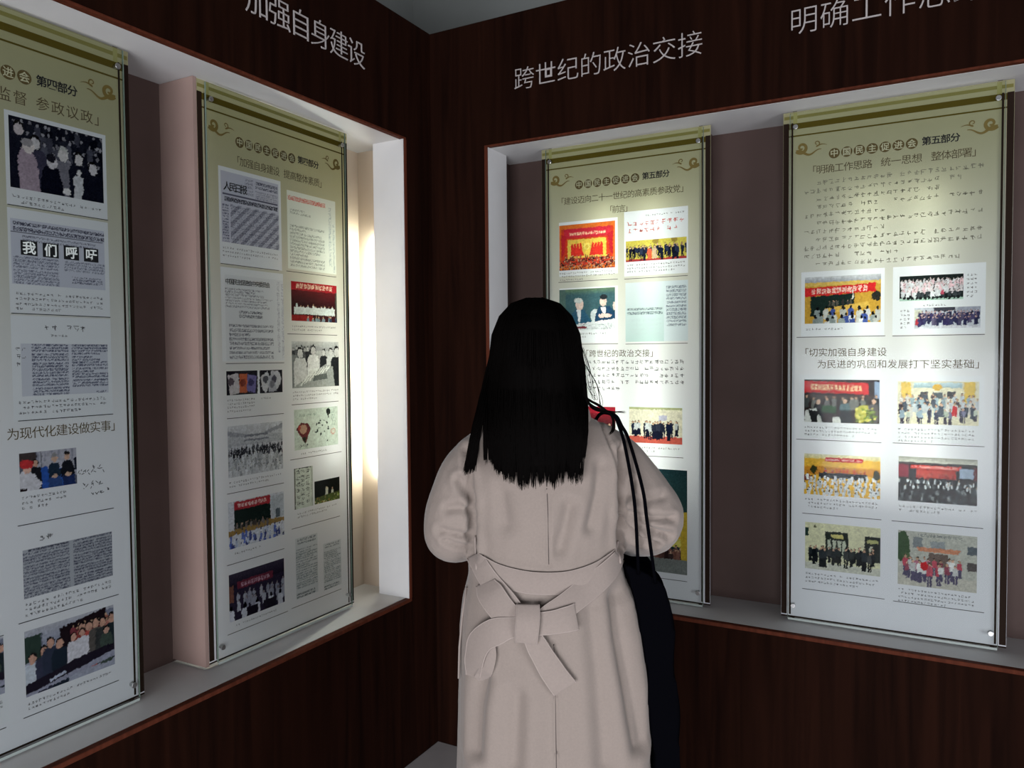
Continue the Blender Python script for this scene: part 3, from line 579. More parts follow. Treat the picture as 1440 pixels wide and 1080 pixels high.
def tube_light(x, y, z0, z1, label, power=17):
    e = empty('fluorescent_tube', (x, y, z0), 0, label, 'lamp', 'fluorescent tubes behind the panels')
    G().tube([(0, 0, .03), (0, 0, z1-z0-.03)], .008, 12).obj('glowing_tube', emis('fluorescent_glow', (.95, 1, .87), power), e)
    for a, b in ((0, .03), (z1-z0-.03, z1-z0)): G().tube([(0, 0, a), (0, 0, b)], .0095, 12).obj('end_cap', M['cap'], e)

def we_blocks(e, U, Z, y1, y2):
    for k, ch in enumerate('我们呼吁'):
        cx, cz = U(-1.423+.049*k), Z(1.754)
        b = G().quad(cx-.0185, cx+.0185, cz-.0165, cz+.0165, y1).obj('black_block', M['ink'], e)
        g = G(); put_text(g, ch, cx-.015, cx+.015, cz, .028, y2, .022); g.obj('block_letter', M['whiteink'], b)
    # handwritten notes beside the small photograph
    r = random.Random(5); g = G()
    for (cx, cz, n) in ((-1.30, 1.225, 4), (-1.285, 1.19, 3), (-1.265, 1.168, 3)):
        for q in range(n):
            x, z = U(cx)+q*.018-.02, Z(cz)+q*.002
            for _ in range(4):
                dx, dz = r.uniform(-.008, .008), r.uniform(-.008, .008); ax, az = x+r.uniform(-.005, .005), z+r.uniform(-.005, .005)
                L = math.hypot(dx, dz)+1e-6; nx, nz = -dz/L*.0009, dx/L*.0009
                g.add([(ax-nx, y1, az-nz), (ax+dx-nx, y1, az+dz-nz), (ax+dx+nx, y1, az+dz+nz), (ax+nx, y1, az+nz)], [(0, 1, 2, 3)])
    g.obj('handwriting', M['greyink'], e)

P1A, P1W = -1.783, .62
panel('L', P1A, P1W, .625, 2.281, 'leftmost display panel, with a black and white crowd photograph near its top',
  [(-1.459, -1.239, 2.045, 1.886, p_crowd_bw, 'black and white photograph of a dense crowd'), (-1.462, -1.241, 1.817, 1.671, p_news_we, 'document print with four black title blocks'),
   (-1.448, -1.240, 1.537, 1.417, p_doc_cols, 'document print in two columns'), (-1.459, -1.327, 1.288, 1.201, p_four_seated, 'colour photograph of four seated people on blue chairs'),
   (-1.458, -1.242, 1.067, .955, p_doc_grey, 'document print on grey ground'), (-1.460, -1.243, .881, .729, p_group_room, 'colour photograph of a group in a room'),
   (-1.73, -1.505, .886, .758, p_group_room, 'colour photograph cut by the picture edge'), (-1.73, -1.505, 1.30, 1.16, p_hall, 'photograph in the left column'), (-1.73, -1.505, 2.045, 1.9, p_model, 'photograph in the left column')],
  [(-1.468, -1.230, 2.055, 1.846), (-1.468, -1.230, 1.84, 1.605), (-1.468, -1.230, 1.60, 1.362), (-1.735, -1.497, .9, .69)],
  [(-1.467, -1.229, 1.846), (-1.466, -1.230, 1.6045), (-1.459, -1.230, 1.362), (-1.73, -1.497, 1.365), (-1.467, -1.235, 1.125), (-1.472, -1.228, .903), (-1.468, -1.234, .684), (-1.73, -1.512, 1.127), (-1.73, -1.504, .888), (-1.73, -1.505, .68)],
  [], [(-1.457, -1.242, 1.872, 2, .009), (-1.457, -1.242, 1.654, 4, .0085), (-1.415, -1.25, 1.583, 1, .017), (-1.38, -1.29, 1.560, 1, .008), (-1.458, -1.242, 1.408, 3, .009), (-1.458, -1.35, 1.19, 3, .0085), (-1.44, -1.262, 1.096, 1, .017), (-1.458, -1.242, .946, 3, .009), (-1.458, -1.242, .716, 2, .008), (-1.73, -1.505, .745, 3, .009), (-1.46, -1.43, 1.53, 3, .012)],
  'r', [('监督', -1.485, -1.415, 2.088, .030), ('参政议政」', -1.40, -1.225, 2.088, .030), ('为现代化建设做实事」', -1.484, -1.209, 1.333, .027)], we_blocks)

P2A, P2W = -.957, .627
panel('L', P2A, P2W, .627, 2.281, 'display panel beside the bright glowing gap, with a newspaper print at its top',
  [(-.879, -.656, 2.043, 1.838, p_news_daily, 'document print of a newspaper page'), (-.620, -.394, 2.034, 1.785, p_red_doc, 'document print with a red heading'), (-.872, -.643, 1.744, 1.492, p_notice, 'document print of a typed notice'),
   (-.609, -.394, 1.746, 1.619, p_redstage, 'colour photograph of a red stage meeting'), (-.874, -.654, 1.462, 1.391, p_books, 'photograph of fanned booklets'), (-.611, -.389, 1.553, 1.401, p_model, 'black and white photograph of visitors at a model'),
   (-.874, -.658, 1.300, 1.148, p_hall, 'black and white photograph of a full hall'), (-.606, -.399, 1.331, 1.199, p_fan_card, 'document print of a card with a fan picture and brush writing'), (-.611, -.526, 1.140, 1.007, p_scroll, 'document print of a brush written scroll'),
   (-.519, -.395, 1.085, 1.008, p_stage_night, 'dark photograph of a stage'), (-.878, -.658, 1.076, .937, p_banner_hall, 'colour photograph of a hall under a red banner'), (-.881, -.662, .862, .721, p_last, 'dark violet photograph of a seated audience'),
   (-.611, -.509, .912, .713, p_two_col, 'document print in narrow column'), (-.482, -.393, .867, .707, p_two_col, 'document print in narrow column')],
  [(-.887, -.646, 2.055, 1.775), (-.887, -.643, 1.765, 1.49)],
  [(-.886, -.660, 1.774), (-.629, -.395, 1.776), (-.629, -.395, 1.576), (-.875, -.645, 1.484), (-.875, -.651, 1.323), (-.616, -.394, 1.348), (-.627, -.383, 1.171), (-.626, -.396, .947), (-.881, -.657, 1.102), (-.887, -.66, .892), (-.89, -.649, .687), (-.633, -.395, .690)],
  [('人民日报', -.868, -.785, 2.000, .026, 'ink'), ('中国民主促进会中央委员会', -.870, -.70, 1.724, .0165, 'ink')],
  [(-.879, -.656, 1.826, 3, .0085), (-.609, -.39, 1.606, 2, .0085), (-.874, -.76, 1.38, 4, .008), (-.745, -.66, 1.38, 1, .008), (-.611, -.389, 1.392, 3, .0085), (-.874, -.658, 1.137, 2, .0085), (-.58, -.44, 1.19, 1, .0085), (-.60, -.395, .995, 2, .008), (-.86, -.67, .925, 1, .0085), (-.86, -.67, .71, 1, .008)],
  'L', [('「加强自身建设', -.834, -.650, 2.082, .027), ('提高整体素质」', -.632, -.443, 2.082, .027)])

def red_print(e, U, Z, y1):
    g = G(); micro(g, U(.734), U(.945), Z(1.966), .024, .020, 2, 77, 0, 1, y1); g.obj('red_print', M['redink'], e)
    g = G(); micro(g, U(.80), U(.94), Z(1.985), .012, .008, 1, 78, 0, 1, y1); g.obj('small_print', M['greyink'], e)
P3A, P3W = .403, .624
panel('R', P3A, P3W, .656, 2.257, 'backlit panel directly in front of the woman, partly hidden by her',
  [(.473, .690, 1.974, 1.810, p_congress, 'colour photograph of a congress with red flags'), (.730, .946, 1.897, 1.825, p_crowd_row, 'colour photograph of a row of people before yellow wall'), (.472, .689, 1.740, 1.590, p_two_men, 'colour photograph of two men at a table'),
   (.728, .951, 1.752, 1.546, p_paper_page, 'document print of a pale newspaper page'), (.479, .689, 1.315, 1.192, p_red_slice, 'colour photograph with red banner'), (.741, .931, 1.317, 1.192, p_red_group, 'colour photograph of a group on red carpet'), (.727, .948, 1.104, .744, p_green_stage, 'tall colour photograph of a stage'), (.473, .69, 1.10, .95, p_yellow_conf, 'colour photograph hidden behind the woman')],
  [(.472, .700, 1.985, 1.788), (.724, .951, 2.0, 1.775), (.472, .7, 1.745, 1.545), (.474, .7, 1.33, 1.15), (.735, .936, 1.33, 1.15)],
  [(.469, .7, 1.768), (.724, .95, 1.766), (.475, .70, 1.54), (.728, .95, 1.538), (.475, .7, 1.147), (.735, .935, 1.147), (.735, .948, .722), (.475, .7, .72)],
  [],
  [(.473, .69, 1.803, 3, .0085), (.733, .945, 1.817, 3, .0085), (.474, .66, 1.582, 2, .0085), (.475, .953, 1.484, 5, .0175), (.741, .931, 1.18, 2, .0085), (.79, .9, .738, 1, .008), (.475, .69, .93, 3, .009)],
  'lr', [('「建设迈向二十一世纪的高素质参政党」', .466, .952, 2.060, .0265), ('「前言」', .657, .752, 2.013, .026), ('「跨世纪的政治交接」', .560, .846, 1.5055, .026)],
  lambda e, U, Z, y1, y2: red_print(e, U, Z, y1))


def body_lines(e, U, Z, y1, y2):
    ends = [(2, 1), (0, .94), (2, .8), (2, 1), (0, .5), (2, 1), (0, .48), (2, 1), (0, 1), (0, .55), (2, .9)]
    g = G(); micro(g, U(1.318), U(1.806), Z(2.038), .0252, .0175, 11, 99, 0, 1, y1, None, ends); o = g.obj('body_text', M['paleink'], e); o['kind'] = 'stuff'
P4A, P4W = 1.256, .614
panel('R', P4A, P4W, .659, 2.257, 'rightmost panel with eleven lines of text above its photographs',
  [(1.323, 1.539, 1.738, 1.593, p_yellow_room, 'colour photograph of a meeting room with red banner'), (1.589, 1.753, 1.726, 1.653, p_bw_group, 'photograph of a large group in white'), (1.629, 1.796, 1.631, 1.570, p_navy_group, 'photograph of a large group in navy'),
   (1.323, 1.538, 1.418, 1.284, p_banner_seated, 'colour photograph of seated people under a red banner'), (1.587, 1.795, 1.415, 1.288, p_gate_group, 'colour photograph of a group before gold columns'), (1.324, 1.542, 1.184, 1.055, p_yellow_conf, 'colour photograph of a yellow conference room'),
   (1.591, 1.794, 1.190, 1.056, p_big_conf, 'colour photograph of a dark conference hall'), (1.328, 1.544, .966, .818, p_facade_black, 'colour photograph of people in black before cream facade'), (1.592, 1.796, .967, .803, p_facade_pink, 'colour photograph of people in pink before a building')],
  [(1.312, 1.549, 1.755, 1.553), (1.571, 1.808, 1.755, 1.553), (1.308, 1.552, 1.432, 1.235), (1.571, 1.808, 1.432, 1.235)],
  [(1.299, 1.552, 1.551), (1.571, 1.807, 1.550), (1.300, 1.544, 1.228), (1.574, 1.810, 1.229), (1.319, 1.546, .993), (1.574, 1.810, .993), (1.320, 1.557, .751), (1.58, 1.815, .749)],
  [], [(1.325, 1.538, 1.58, 1, .009), (1.76, 1.795, 1.726, 6, .009), (1.59, 1.622, 1.628, 5, .009), (1.65, 1.76, 1.642, 1, .0075), (1.323, 1.538, 1.272, 3, .0085), (1.587, 1.795, 1.276, 4, .0085), (1.325, 1.542, 1.045, 3, .009), (1.592, 1.795, 1.045, 2, .009), (1.328, 1.544, .807, 3, .009), (1.592, 1.797, .793, 4, .0085)],
  'lr', [('「明确工作思路', 1.328, 1.512, 2.069, .0265), ('统一思想', 1.535, 1.645, 2.069, .0265), ('整体部署」', 1.668, 1.796, 2.069, .0265), ('「切实加强自身建设', 1.308, 1.557, 1.5025, .026), ('为民进的巩固和发展打下坚实基础」', 1.360, 1.812, 1.4655, .026)], body_lines)
tube_light(-.20, -.42, 1.10, 1.96, 'glowing white tube behind the panel beside the bright gap', 12)
tube_light(-.168, -.124, 1.02, 1.98, 'glowing white tube hidden behind the jamb of the bright gap', 110)
tube_light(.655, .205, 1.0, 2.06, 'left glowing tube behind the panel the woman faces', 22)
tube_light(.825, .205, 1.0, 2.06, 'right glowing tube behind the panel the woman faces', 22)
tube_light(1.50, .20, 1.08, 2.02, 'left glowing tube behind the rightmost panel', 14)
tube_light(1.655, .20, 1.08, 2.02, 'right glowing tube behind the rightmost panel', 14)

# ------------------------------------------------------------------ the visitor, seen from behind (local: X right, Y away from the camera, Z up)
person = empty('person', (1.0152, -1.0913, 0), R(28.7), 'woman with long black hair in belted pale pink coat, back turned, reading a panel', 'person')
def bk(x, y): return ((x-768)/771, 1.5-(y-501)/771)
def loft(g, rings, n=28, e=2.3):
    """closed loft through rings (cx, cy, z, a, b)"""
    V = []
    for cx, cy, z, a, b in rings:
        for k in range(n):
            t = 2*math.pi*k/n; c, s_ = math.cos(t), math.sin(t)
            V.append((cx+a*abs(c)**(2/e)*(1 if c >= 0 else -1), cy+b*abs(s_)**(2/e)*(1 if s_ >= 0 else -1), z))
    F = [(i*n+j, i*n+(j+1) % n, (i+1)*n+(j+1) % n, (i+1)*n+j) for i in range(len(rings)-1) for j in range(n)]
    F += [tuple(range(n))[::-1], tuple((len(rings)-1)*n+j for j in range(n))]
    return g.add(V, F)
def smooth_path(P, W, m_=8):
    """Catmull-Rom through points P with radii W"""
    P = [np.array(p, float) for p in P]; n = len(P); Q = []; Wq = []
    for i in range(n-1):
        p0 = P[max(i-1, 0)]; p1 = P[i]; p2 = P[i+1]; p3 = P[min(i+2, n-1)]
        for k in range(m_):
            t = k/m_; Q.append(.5*((2*p1)+(-p0+p2)*t+(2*p0-5*p1+4*p2-p3)*t*t+(-p0+3*p1-3*p2+p3)*t**3)); Wq.append(W[i]+(W[i+1]-W[i])*(t*t*(3-2*t)))
    Q.append(P[-1]); Wq.append(W[-1]); return [Vector(q) for q in Q], Wq
def ball(g, c, r, n=14):
    V = []; F = []
    for i in range(n+1):
        th = math.pi*i/n
        for j in range(2*n):
            ph = math.pi*j/n; V.append((c[0]+r[0]*math.sin(th)*math.cos(ph), c[1]+r[1]*math.sin(th)*math.sin(ph), c[2]+r[2]*math.cos(th)))
    F = [(i*2*n+j, (i+1)*2*n+j, (i+1)*2*n+(j+1) % (2*n), i*2*n+(j+1) % (2*n)) for i in range(n) for j in range(2*n)]
    return g.add(V, F)
def fuse(g, name, m, parent, voxel, sm=3, extra=None):
    o = mesh(name, g.V, g.F, m); rm = o.modifiers.new('r', 'REMESH'); rm.mode = 'VOXEL'; rm.voxel_size = voxel; rm.use_smooth_shade = True
    s_ = o.modifiers.new('s', 'SMOOTH'); s_.iterations = sm; s_.factor = .5
    dg = bpy.context.evaluated_depsgraph_get(); dg.update(); me = bpy.data.meshes.new_from_object(o.evaluated_get(dg)); old = o.data
    o.modifiers.clear(); o.data = me; bpy.data.meshes.remove(old); me.name = name
    if not me.materials: me.materials.append(m)
    if extra:
        n = len(me.vertices); co = np.empty(n*3); me.vertices.foreach_get('co', co); no = np.empty(n*3); me.vertices.foreach_get('normal', no)
        co = extra(co.reshape(-1, 3), no.reshape(-1, 3)); me.vertices.foreach_set('co', co.ravel())
    me.polygons.foreach_set('use_smooth', [True]*len(me.polygons)); me.update(); o.parent = parent; return o
# --- coat
HX, HZ = -.018, 1.495
g = G()
loft(g, [(.008,0,.42,.205,.150),(.010,0,.55,.200,.146),(.012,0,.74,.191,.137),(.010,0,.865,.185,.131),(.004,0,.97,.178,.126),(.001,0,1.03,.168,.118),(-.004,0,1.075,.151,.104),(-.004,0,1.12,.151,.102),
         (-.003,0,1.20,.149,.108),(-.003,0,1.28,.158,.104),(-.003,.0,1.33,.152,.088),(-.005,0,1.365,.118,.068),(-.010,0,1.392,.07,.055)])
for P, W in (([(-.105,.0,1.315),(-.150,0,1.27),(-.180,.0,1.20),(-.190,.01,1.148),(-.165,.09,1.128),(-.115,.19,1.14),(-.075,.26,1.16)], [.054,.058,.057,.052,.050,.046,.042]),
             ([(.095,.0,1.315),(.142,0,1.275),(.180,0,1.215),(.200,.01,1.175),(.170,.10,1.14),(.12,.19,1.14),(.075,.26,1.16)], [.056,.061,.068,.070,.060,.050,.043])):
    Q, Wq = smooth_path(P, W); g.tube(Q, Wq, 20); ball(g, P[0], (W[0],)*3, 10)
folds = []   # (points, depth, width): creases drawn on the back
for pts, dep, wd_ in (
    ([(650,640),(653,680),(657,712),(657,760),(658,796)], .010, .009), ([(657,706),(645,694),(640,682)], .010, .010), ([(657,768),(640,764),(612,757)], .006, .010), ([(657,728),(640,722),(622,724)], .005, .010), ([(656,784),(636,780),(618,772)], .005,.008),
    ([(876,640),(874,690),(872,724),(873,760),(876,790)], .010, .009), ([(873,722),(884,702),(888,686)], .009, .009), ([(873,724),(900,736),(950,740)], .007, .008), ([(874,730),(905,752),(945,766)], .008, .009), ([(876,745),(900,772),(925,778)], .007, .008), ([(880,700),(910,712),(935,708)], .004, .010),
    ([(796,715),(790,745),(782,775)], .006, .016), ([(842,660),(838,700),(826,745)], .005, .014), ([(700,700),(705,740)], .004, .02), ([(864,850),(868,900),(884,985),(896,1060)], .010, .020), ([(828,860),(836,960),(842,1075)], .005, .022), ([(672,960),(664,1000),(660,1070)], .008, .016), ([(720,980),(716,1075)], .005, .02),
    ([(764,680),(766,740),(767,800)], .0035, .0035), ([(772,900),(774,980),(775,1085)], .0035, .0035), ([(848,600),(862,640),(872,690)], .003, .0035), ([(672,606),(660,640),(655,690)], .003, .004), ([(700,812),(765,822),(840,812)], .006, .012)):
    folds.append(([bk(*p) for p in pts], dep, wd_))
def shape(co, no):
    x, z = co[:, 0], co[:, 2]; back = np.clip((-no[:, 1]+.15)/.4, 0, 1)*(co[:, 1] < .03); d_ = np.zeros(len(co))
    for pts, dep, wd_ in folds:
        dist = np.full(len(co), 9.)
        for (xa, za), (xb, zb) in zip(pts[:-1], pts[1:]):
            L = (xb-xa)**2+(zb-za)**2; t = np.clip(((x-xa)*(xb-xa)+(z-za)*(zb-za))/L, 0, 1); dist = np.minimum(dist, np.hypot(x-xa-t*(xb-xa), z-za-t*(zb-za)))
        dd = dep*1.9; wq = wd_*.75; d_ -= dd*np.exp(-(dist/wq)**2); d_ += .22*dd*np.exp(-((dist-2.2*wq)/wq)**2)
    skirt = np.clip((1.02-z)/.3, 0, 1); th = np.arctan2(co[:, 1], x)
    d_ += back*0; d_ = np.clip(d_, -.0135, .008); co = co+no*(d_*back)[:, None]
    co += no*(skirt*.004*np.sin(th*9+.8*np.sin(z*5)))[:, None]
    co += no*(.0005*np.sin(x*47+z*31)*np.sin(z*39-x*21))[:, None]
    return co
coat = fuse(g, 'coat', M['coat'], person, .005, 3, shape)
from mathutils.bvhtree import BVHTree
me = coat.data; bv = BVHTree.FromPolygons([v.co[:] for v in me.vertices], [p.vertices[:] for p in me.polygons])
def surf(x, z, off=0.0):
    h = bv.ray_cast(Vector((x, -.6, z)), Vector((0, 1, 0)))
    return (h[0].y if h[0] is not None else -.02)-off
# --- body under the coat: head, neck, trunk, arms, hands and legs in one surface
g = G()
ball(g, (HX, .0, HZ+.025), (.070, .088, .085), 16); ball(g, (HX, .028, HZ-.035), (.055, .062, .072), 14)
g.tube([Vector((HX, .098, HZ+.02)), Vector((HX, .116, HZ-.008)), Vector((HX, .108, HZ-.02))], [.008, .012, .009], 8)
for sx in (-1, 1): ball(g, (HX+sx*.071, .0, HZ), (.010, .018, .028), 8); ball(g, (HX+sx*.020, .0835, HZ-.052), (.016, .011, .008), 8)
g.tube([(HX, -.005, 1.33), (HX, .0, 1.44)], [.056, .048], 16)
loft(g, [(0,0,.78,.13,.09),(0,0,.88,.145,.10),(-.004,0,1.05,.118,.08),(-.003,0,1.2,.13,.085),(-.003,0,1.30,.13,.075),(-.006,0,1.345,.09,.055)])
for P, W in (([(-.105,.0,1.305),(-.178,0,1.20),(-.188,.015,1.15),(-.13,.14,1.135),(-.065,.285,1.17)], [.034,.032,.029,.027,.022]), ([(.095,.0,1.305),(.165,0,1.225),(.190,.01,1.175),(.145,.14,1.135),(.065,.285,1.17)], [.034,.032,.029,.027,.022])):
    Q, Wq = smooth_path(P, W); g.tube(Q, Wq, 14)
for sx in (-1, 1):   # hands held loosely together at chest height
    hx = sx*.055; ball(g, (hx, .325, 1.185), (.014, .042, .034), 10)
    for k, ln in enumerate((.058, .066, .062, .048)):
        z0 = 1.210-.017*k; g.tube([(hx, .355, z0), (hx-sx*.004, .355+ln*.5, z0+.004), (hx-sx*.022, .355+ln*.8, z0+.004), (hx-sx*.038, .355+ln*.75, z0+.002)], [.0088, .0082, .0076, .006], 8)
    g.tube([(hx, .305, 1.205), (hx-sx*.014, .325, 1.228), (hx-sx*.024, .350, 1.238), (hx-sx*.028, .368, 1.240)], [.011, .0098, .009, .007], 8)
for sx in (-1, 1):
    Q, Wq = smooth_path([(sx*.07,0,.80),(sx*.075,.005,.62),(sx*.075,.01,.47),(sx*.075,.0,.32),(sx*.075,-.01,.09)], [.082,.068,.052,.05,.034]); g.tube(Q, Wq, 16)
    g.tube([(sx*.075,-.035,.05),(sx*.08,.04,.045),(sx*.085,.13,.03)], [.035,.036,.024], 12)
body = fuse(g, 'body', M['skin'], person, .0046, 1)
for sx in (-1, 1):
    g = G(); ball(g, (HX+sx*.030, .0885, HZ+.008), (.012, .006, .006), 8); g.obj('eye', M['eye'], person, True)
    Q, Wq = smooth_path([(sx*.075,.005,.70),(sx*.076,.01,.47),(sx*.076,.0,.32),(sx*.076,-.01,.085)], [.088,.066,.062,.058]); g = G(); g.tube(Q, Wq, 18); g.obj('trouser_leg', M['trouser'], person, True)
    g = G(); loft(g, [(sx*.082,.045,.014,.044,.125),(sx*.082,.045,.05,.042,.12),(sx*.08,.01,.085,.040,.075),(sx*.078,-.005,.12,.042,.048)], 20); sh = g.obj('shoe', M['shoe'], person, True)
    g = G(); loft(g, [(sx*.082,.045,.0,.045,.127),(sx*.082,.045,.016,.046,.128)], 20); g.obj('sole', M['sole'], sh)
g = G(); g.tube([(HX-.020, .088, HZ-.052), (HX, .0945, HZ-.049), (HX+.020, .088, HZ-.052)], [.002, .005, .002], 8); g.obj('mouth', M['lips'], person, True)
# collar
g = G(); ring = []
for k in range(41):
    t = R(-235+290*k/40); ring.append((HX+.072*math.cos(t), -.004+.066*math.sin(t)))
V = []; F = []
for k, (x, y) in enumerate(ring):
    dx, dy = x-HX, y+.004; L = math.hypot(dx, dy)
    for rr, zz in ((0, 1.375), (.004, 1.425), (.010, 1.428), (.030, 1.392), (.034, 1.372), (.012, 1.372)): V.append((x+dx/L*rr, y+dy/L*rr, zz))
for k in range(40): F += [(k*6+j, k*6+(j+1) % 6, (k+1)*6+(j+1) % 6, (k+1)*6+j) for j in range(6)]
mesh('collar', V, F, M['coat'], coat, True)
# seams, pocket edges (thin cords lying in the cloth)
def cord(name, pts, rad, mt, parent, off=.0005, n=30):
    P = [bk(*p) for p in pts]; Q, _ = smooth_path([(a, 0, b) for a, b in P], [0]*len(P), max(2, n//len(P)))
    g = G().tube([(q.x, surf(q.x, q.z, off), q.z) for q in Q], rad, 6); return g.obj(name, mt, parent, True)
cord('back_seam', [(764,676),(766,740),(767,797)], .0011, M['seam'], coat, -.0003); cord('back_seam', [(772,905),(774,980),(775,1140)], .0011, M['seam'], coat, -.0003)
def side_cord(name, sx, pts):   # pocket edge standing a little proud of the side seam
    g = G().tube([(x, y, z) for x, y, z in pts], .0022, 6); return g.obj(name, M['edgecloth'], coat, True)
side_cord('pocket_edge', -1, [(-.158,-.035,1.055),(-.166,-.04,1.0),(-.172,-.042,.94),(-.174,-.042,.88)]); side_cord('pocket_edge', 1, [(.166,-.035,1.055),(.176,-.04,1.0),(.187,-.042,.93),(.196,-.045,.875)])
# --- belt: bands as folded strips of cloth with thickness
def strip(name, pts, halfw, offs, parent, thick=.0035, mt=None, norm=None, m_=7, edge=True):
    """pts: centreline (photo-like back drawing), halfw: half widths in metres, offs: distance off the coat"""
    P = [bk(*p) for p in pts]; Q, Wq = smooth_path([(a, o_, b) for (a, b), o_ in zip(P, offs)], halfw, m_)
    L = []; Rr = []
    for i, q in enumerate(Q):
        a = Q[max(i-1, 0)]; b = Q[min(i+1, len(Q)-1)]; dx, dz = b.x-a.x, b.z-a.z; l_ = math.hypot(dx, dz) or 1; nx, nz = -dz/l_, dx/l_
        for sg, lst in ((1, L), (-1, Rr)):
            x, z = q.x+nx*Wq[i]*sg, q.z+nz*Wq[i]*sg; lst.append((x, max(-.30, surf(x, z, q.y)), z))
    def avg(lst):
        ys = [q[1] for q in lst]
        for _ in range(6): ys = [ys[0]]+[(ys[i-1]+ys[i]+ys[i+1])/3 for i in range(1, len(ys)-1)]+[ys[-1]]
        return [(q[0], min(y, q[1]+.004), q[2]) for q, y in zip(lst, ys)]
    L = avg(L); Rr = avg(Rr)
    # keep a band stiff: no side may dive behind its middle by much
    V = []; F = []; n = len(Q); CM = [surf(q.x, q.z, q.y) for q in Q]
    for _ in range(6): CM = [CM[0]]+[(CM[i-1]+CM[i]+CM[i+1])/3 for i in range(1, n-1)]+[CM[-1]]
    for i in range(n):
        cm = CM[i]
        for (x, y, z) in (L[i], Rr[i]):
            y = min(max(y, cm-.02), cm+.02); V += [(x, y, z), (x, y-thick, z)]
    for i in range(n-1):
        a = i*4; b = a+4; F += [(a+1, a+3, b+3, b+1), (a, b, b+2, a+2), (a, a+1, b+1, b), (a+3, a+2, b+2, b+3)]
    F += [(0, 2, 3, 1), ((n-1)*4, (n-1)*4+1, (n-1)*4+3, (n-1)*4+2)]
    o = mesh(name, V, F, mt or M['belt'], parent, True); bevel(o, .0012, 2)
    if edge:
        for sd in (L, Rr):
            g = G().tube([(x, min(max(y, CM[i]-.02), CM[i]+.02)-thick*.6, z) for i, (x, y, z) in enumerate(sd)], .0014, 5); g.obj('belt_stitching', M['edgecloth'], o, True)
    return o
belt = empty('belt', (0, 0, 0)); belt.parent = person
def poly_piece(name, pts, off0, off1, mt=None, thick=.004):
    """flat folded piece from an outline; off0 at its start, off1 at its end gives it relief"""
    P = [bk(*p) for p in pts]; n = len(P); V = []
    for k, (x, z) in enumerate(P):
        o_ = off0+(off1-off0)*(k/(n-1)); V.append((x, surf(x, z, o_), z))
    V2 = [(x, y-thick, z) for x, y, z in V]; F = [tuple(range(n)), tuple(range(n, 2*n))[::-1]]+[(i, n+i, n+(i+1) % n, (i+1) % n) for i in range(n)]
    o = mesh(name, V+V2, F, mt or M['belt'], belt, False); bevel(o, .0012, 2); return o
strip('belt_band', [(660,800),(690,812),(730,820),(765,822),(800,820),(840,810),(872,795)], [.019]*7, [.003]*7, belt)
strip('belt_band', [(660,793),(680,820),(706,846),(728,872)], [.018,.019,.019,.017], [.006,.009,.012,.013], belt)
strip('belt_band', [(872,796),(850,812),(812,836),(775,858),(748,872)], [.018,.020,.021,.020,.015], [.006,.009,.011,.013,.013], belt)
strip('belt_loop_fold', [(728,876),(706,862),(684,838),(676,826)], [.016,.024,.026,.020], [.014,.020,.018,.010], belt)
strip('belt_tail', [(738,880),(716,878),(690,886),(668,905),(659,935),(657,962)], [.014,.017,.022,.020,.017,.013], [.014,.018,.022,.018,.012,.008], belt, m_=9)
strip('belt_tail', [(686,898),(682,925),(674,950),(662,964)], [.004,.012,.013,.007], [.008,.009,.008,.006], belt, edge=False)
strip('belt_tail', [(738,884),(752,910),(770,940),(787,964)], [.015,.019,.0215,.023], [.012,.012,.010,.009], belt)
strip('belt_bow_loop', [(748,873),(770,870),(792,866),(804,864)], [.019,.0195,.021,.022], [.016,.019,.018,.012], belt)
strip('belt_knot', [(736,846),(736,860),(734,880),(733,898)], [.0200,.0205,.0205,.0195], [.020,.027,.027,.018], belt, thick=.006)
for p, q in (((660,768),(663,812)), ((872,778),(873,806))): cord('belt_carrier', [p, ((p[0]+q[0])/2-1, (p[1]+q[1])/2), q], .0022, M['edgecloth'], belt, .006, 9)
# --- hair
def endz(x):
    X = [bk(q, 0)[0] for q in (640,650,668,680,690,700,715,728,745,758,775,785,795,803,808,818)]; Y = [bk(0, q)[1] for q in (655,660,662,640,650,668,676,681,681,676,680,668,652,668,678,640)]
    X_ = [-.15, -.135, -.115, -.100, -.085, -.06, -.04, 0, .02, .035, .05, .07, .1]; Y_ = [1.292, 1.293, 1.305, 1.300, 1.285, 1.268, 1.264, 1.266, 1.285, 1.282, 1.268, 1.300, 1.33]
    return float(np.interp(x, X, Y))
g = G()
rings = []
for z, a, cy, b in ((1.6115,.004,-.002,.004),(1.6100,.010,-.002,.012),(1.606,.018,-.002,.02),(1.598,.040,-.004,.046),(1.58,.062,-.006,.070),(1.555,.0745,-.010,.084),(1.53,.079,-.020,.080),(1.50,.081,-.030,.074),(1.46,.083,-.042,.066),(1.42,.084,-.056,.056),(1.385,.083,-.075,.045),(1.34,.080,-.095,.030),(1.305,.076,-.105,.022),(1.29,.070,-.108,.016)):
    rings.append((HX-.001, cy, z, a, b))
hair = empty('hair', (0, 0, 0)); hair.parent = person
loft(g, rings, 32, 2.1); o = g.obj('hair_mass', M['hair'], hair, True)
r = random.Random(11); g = G()
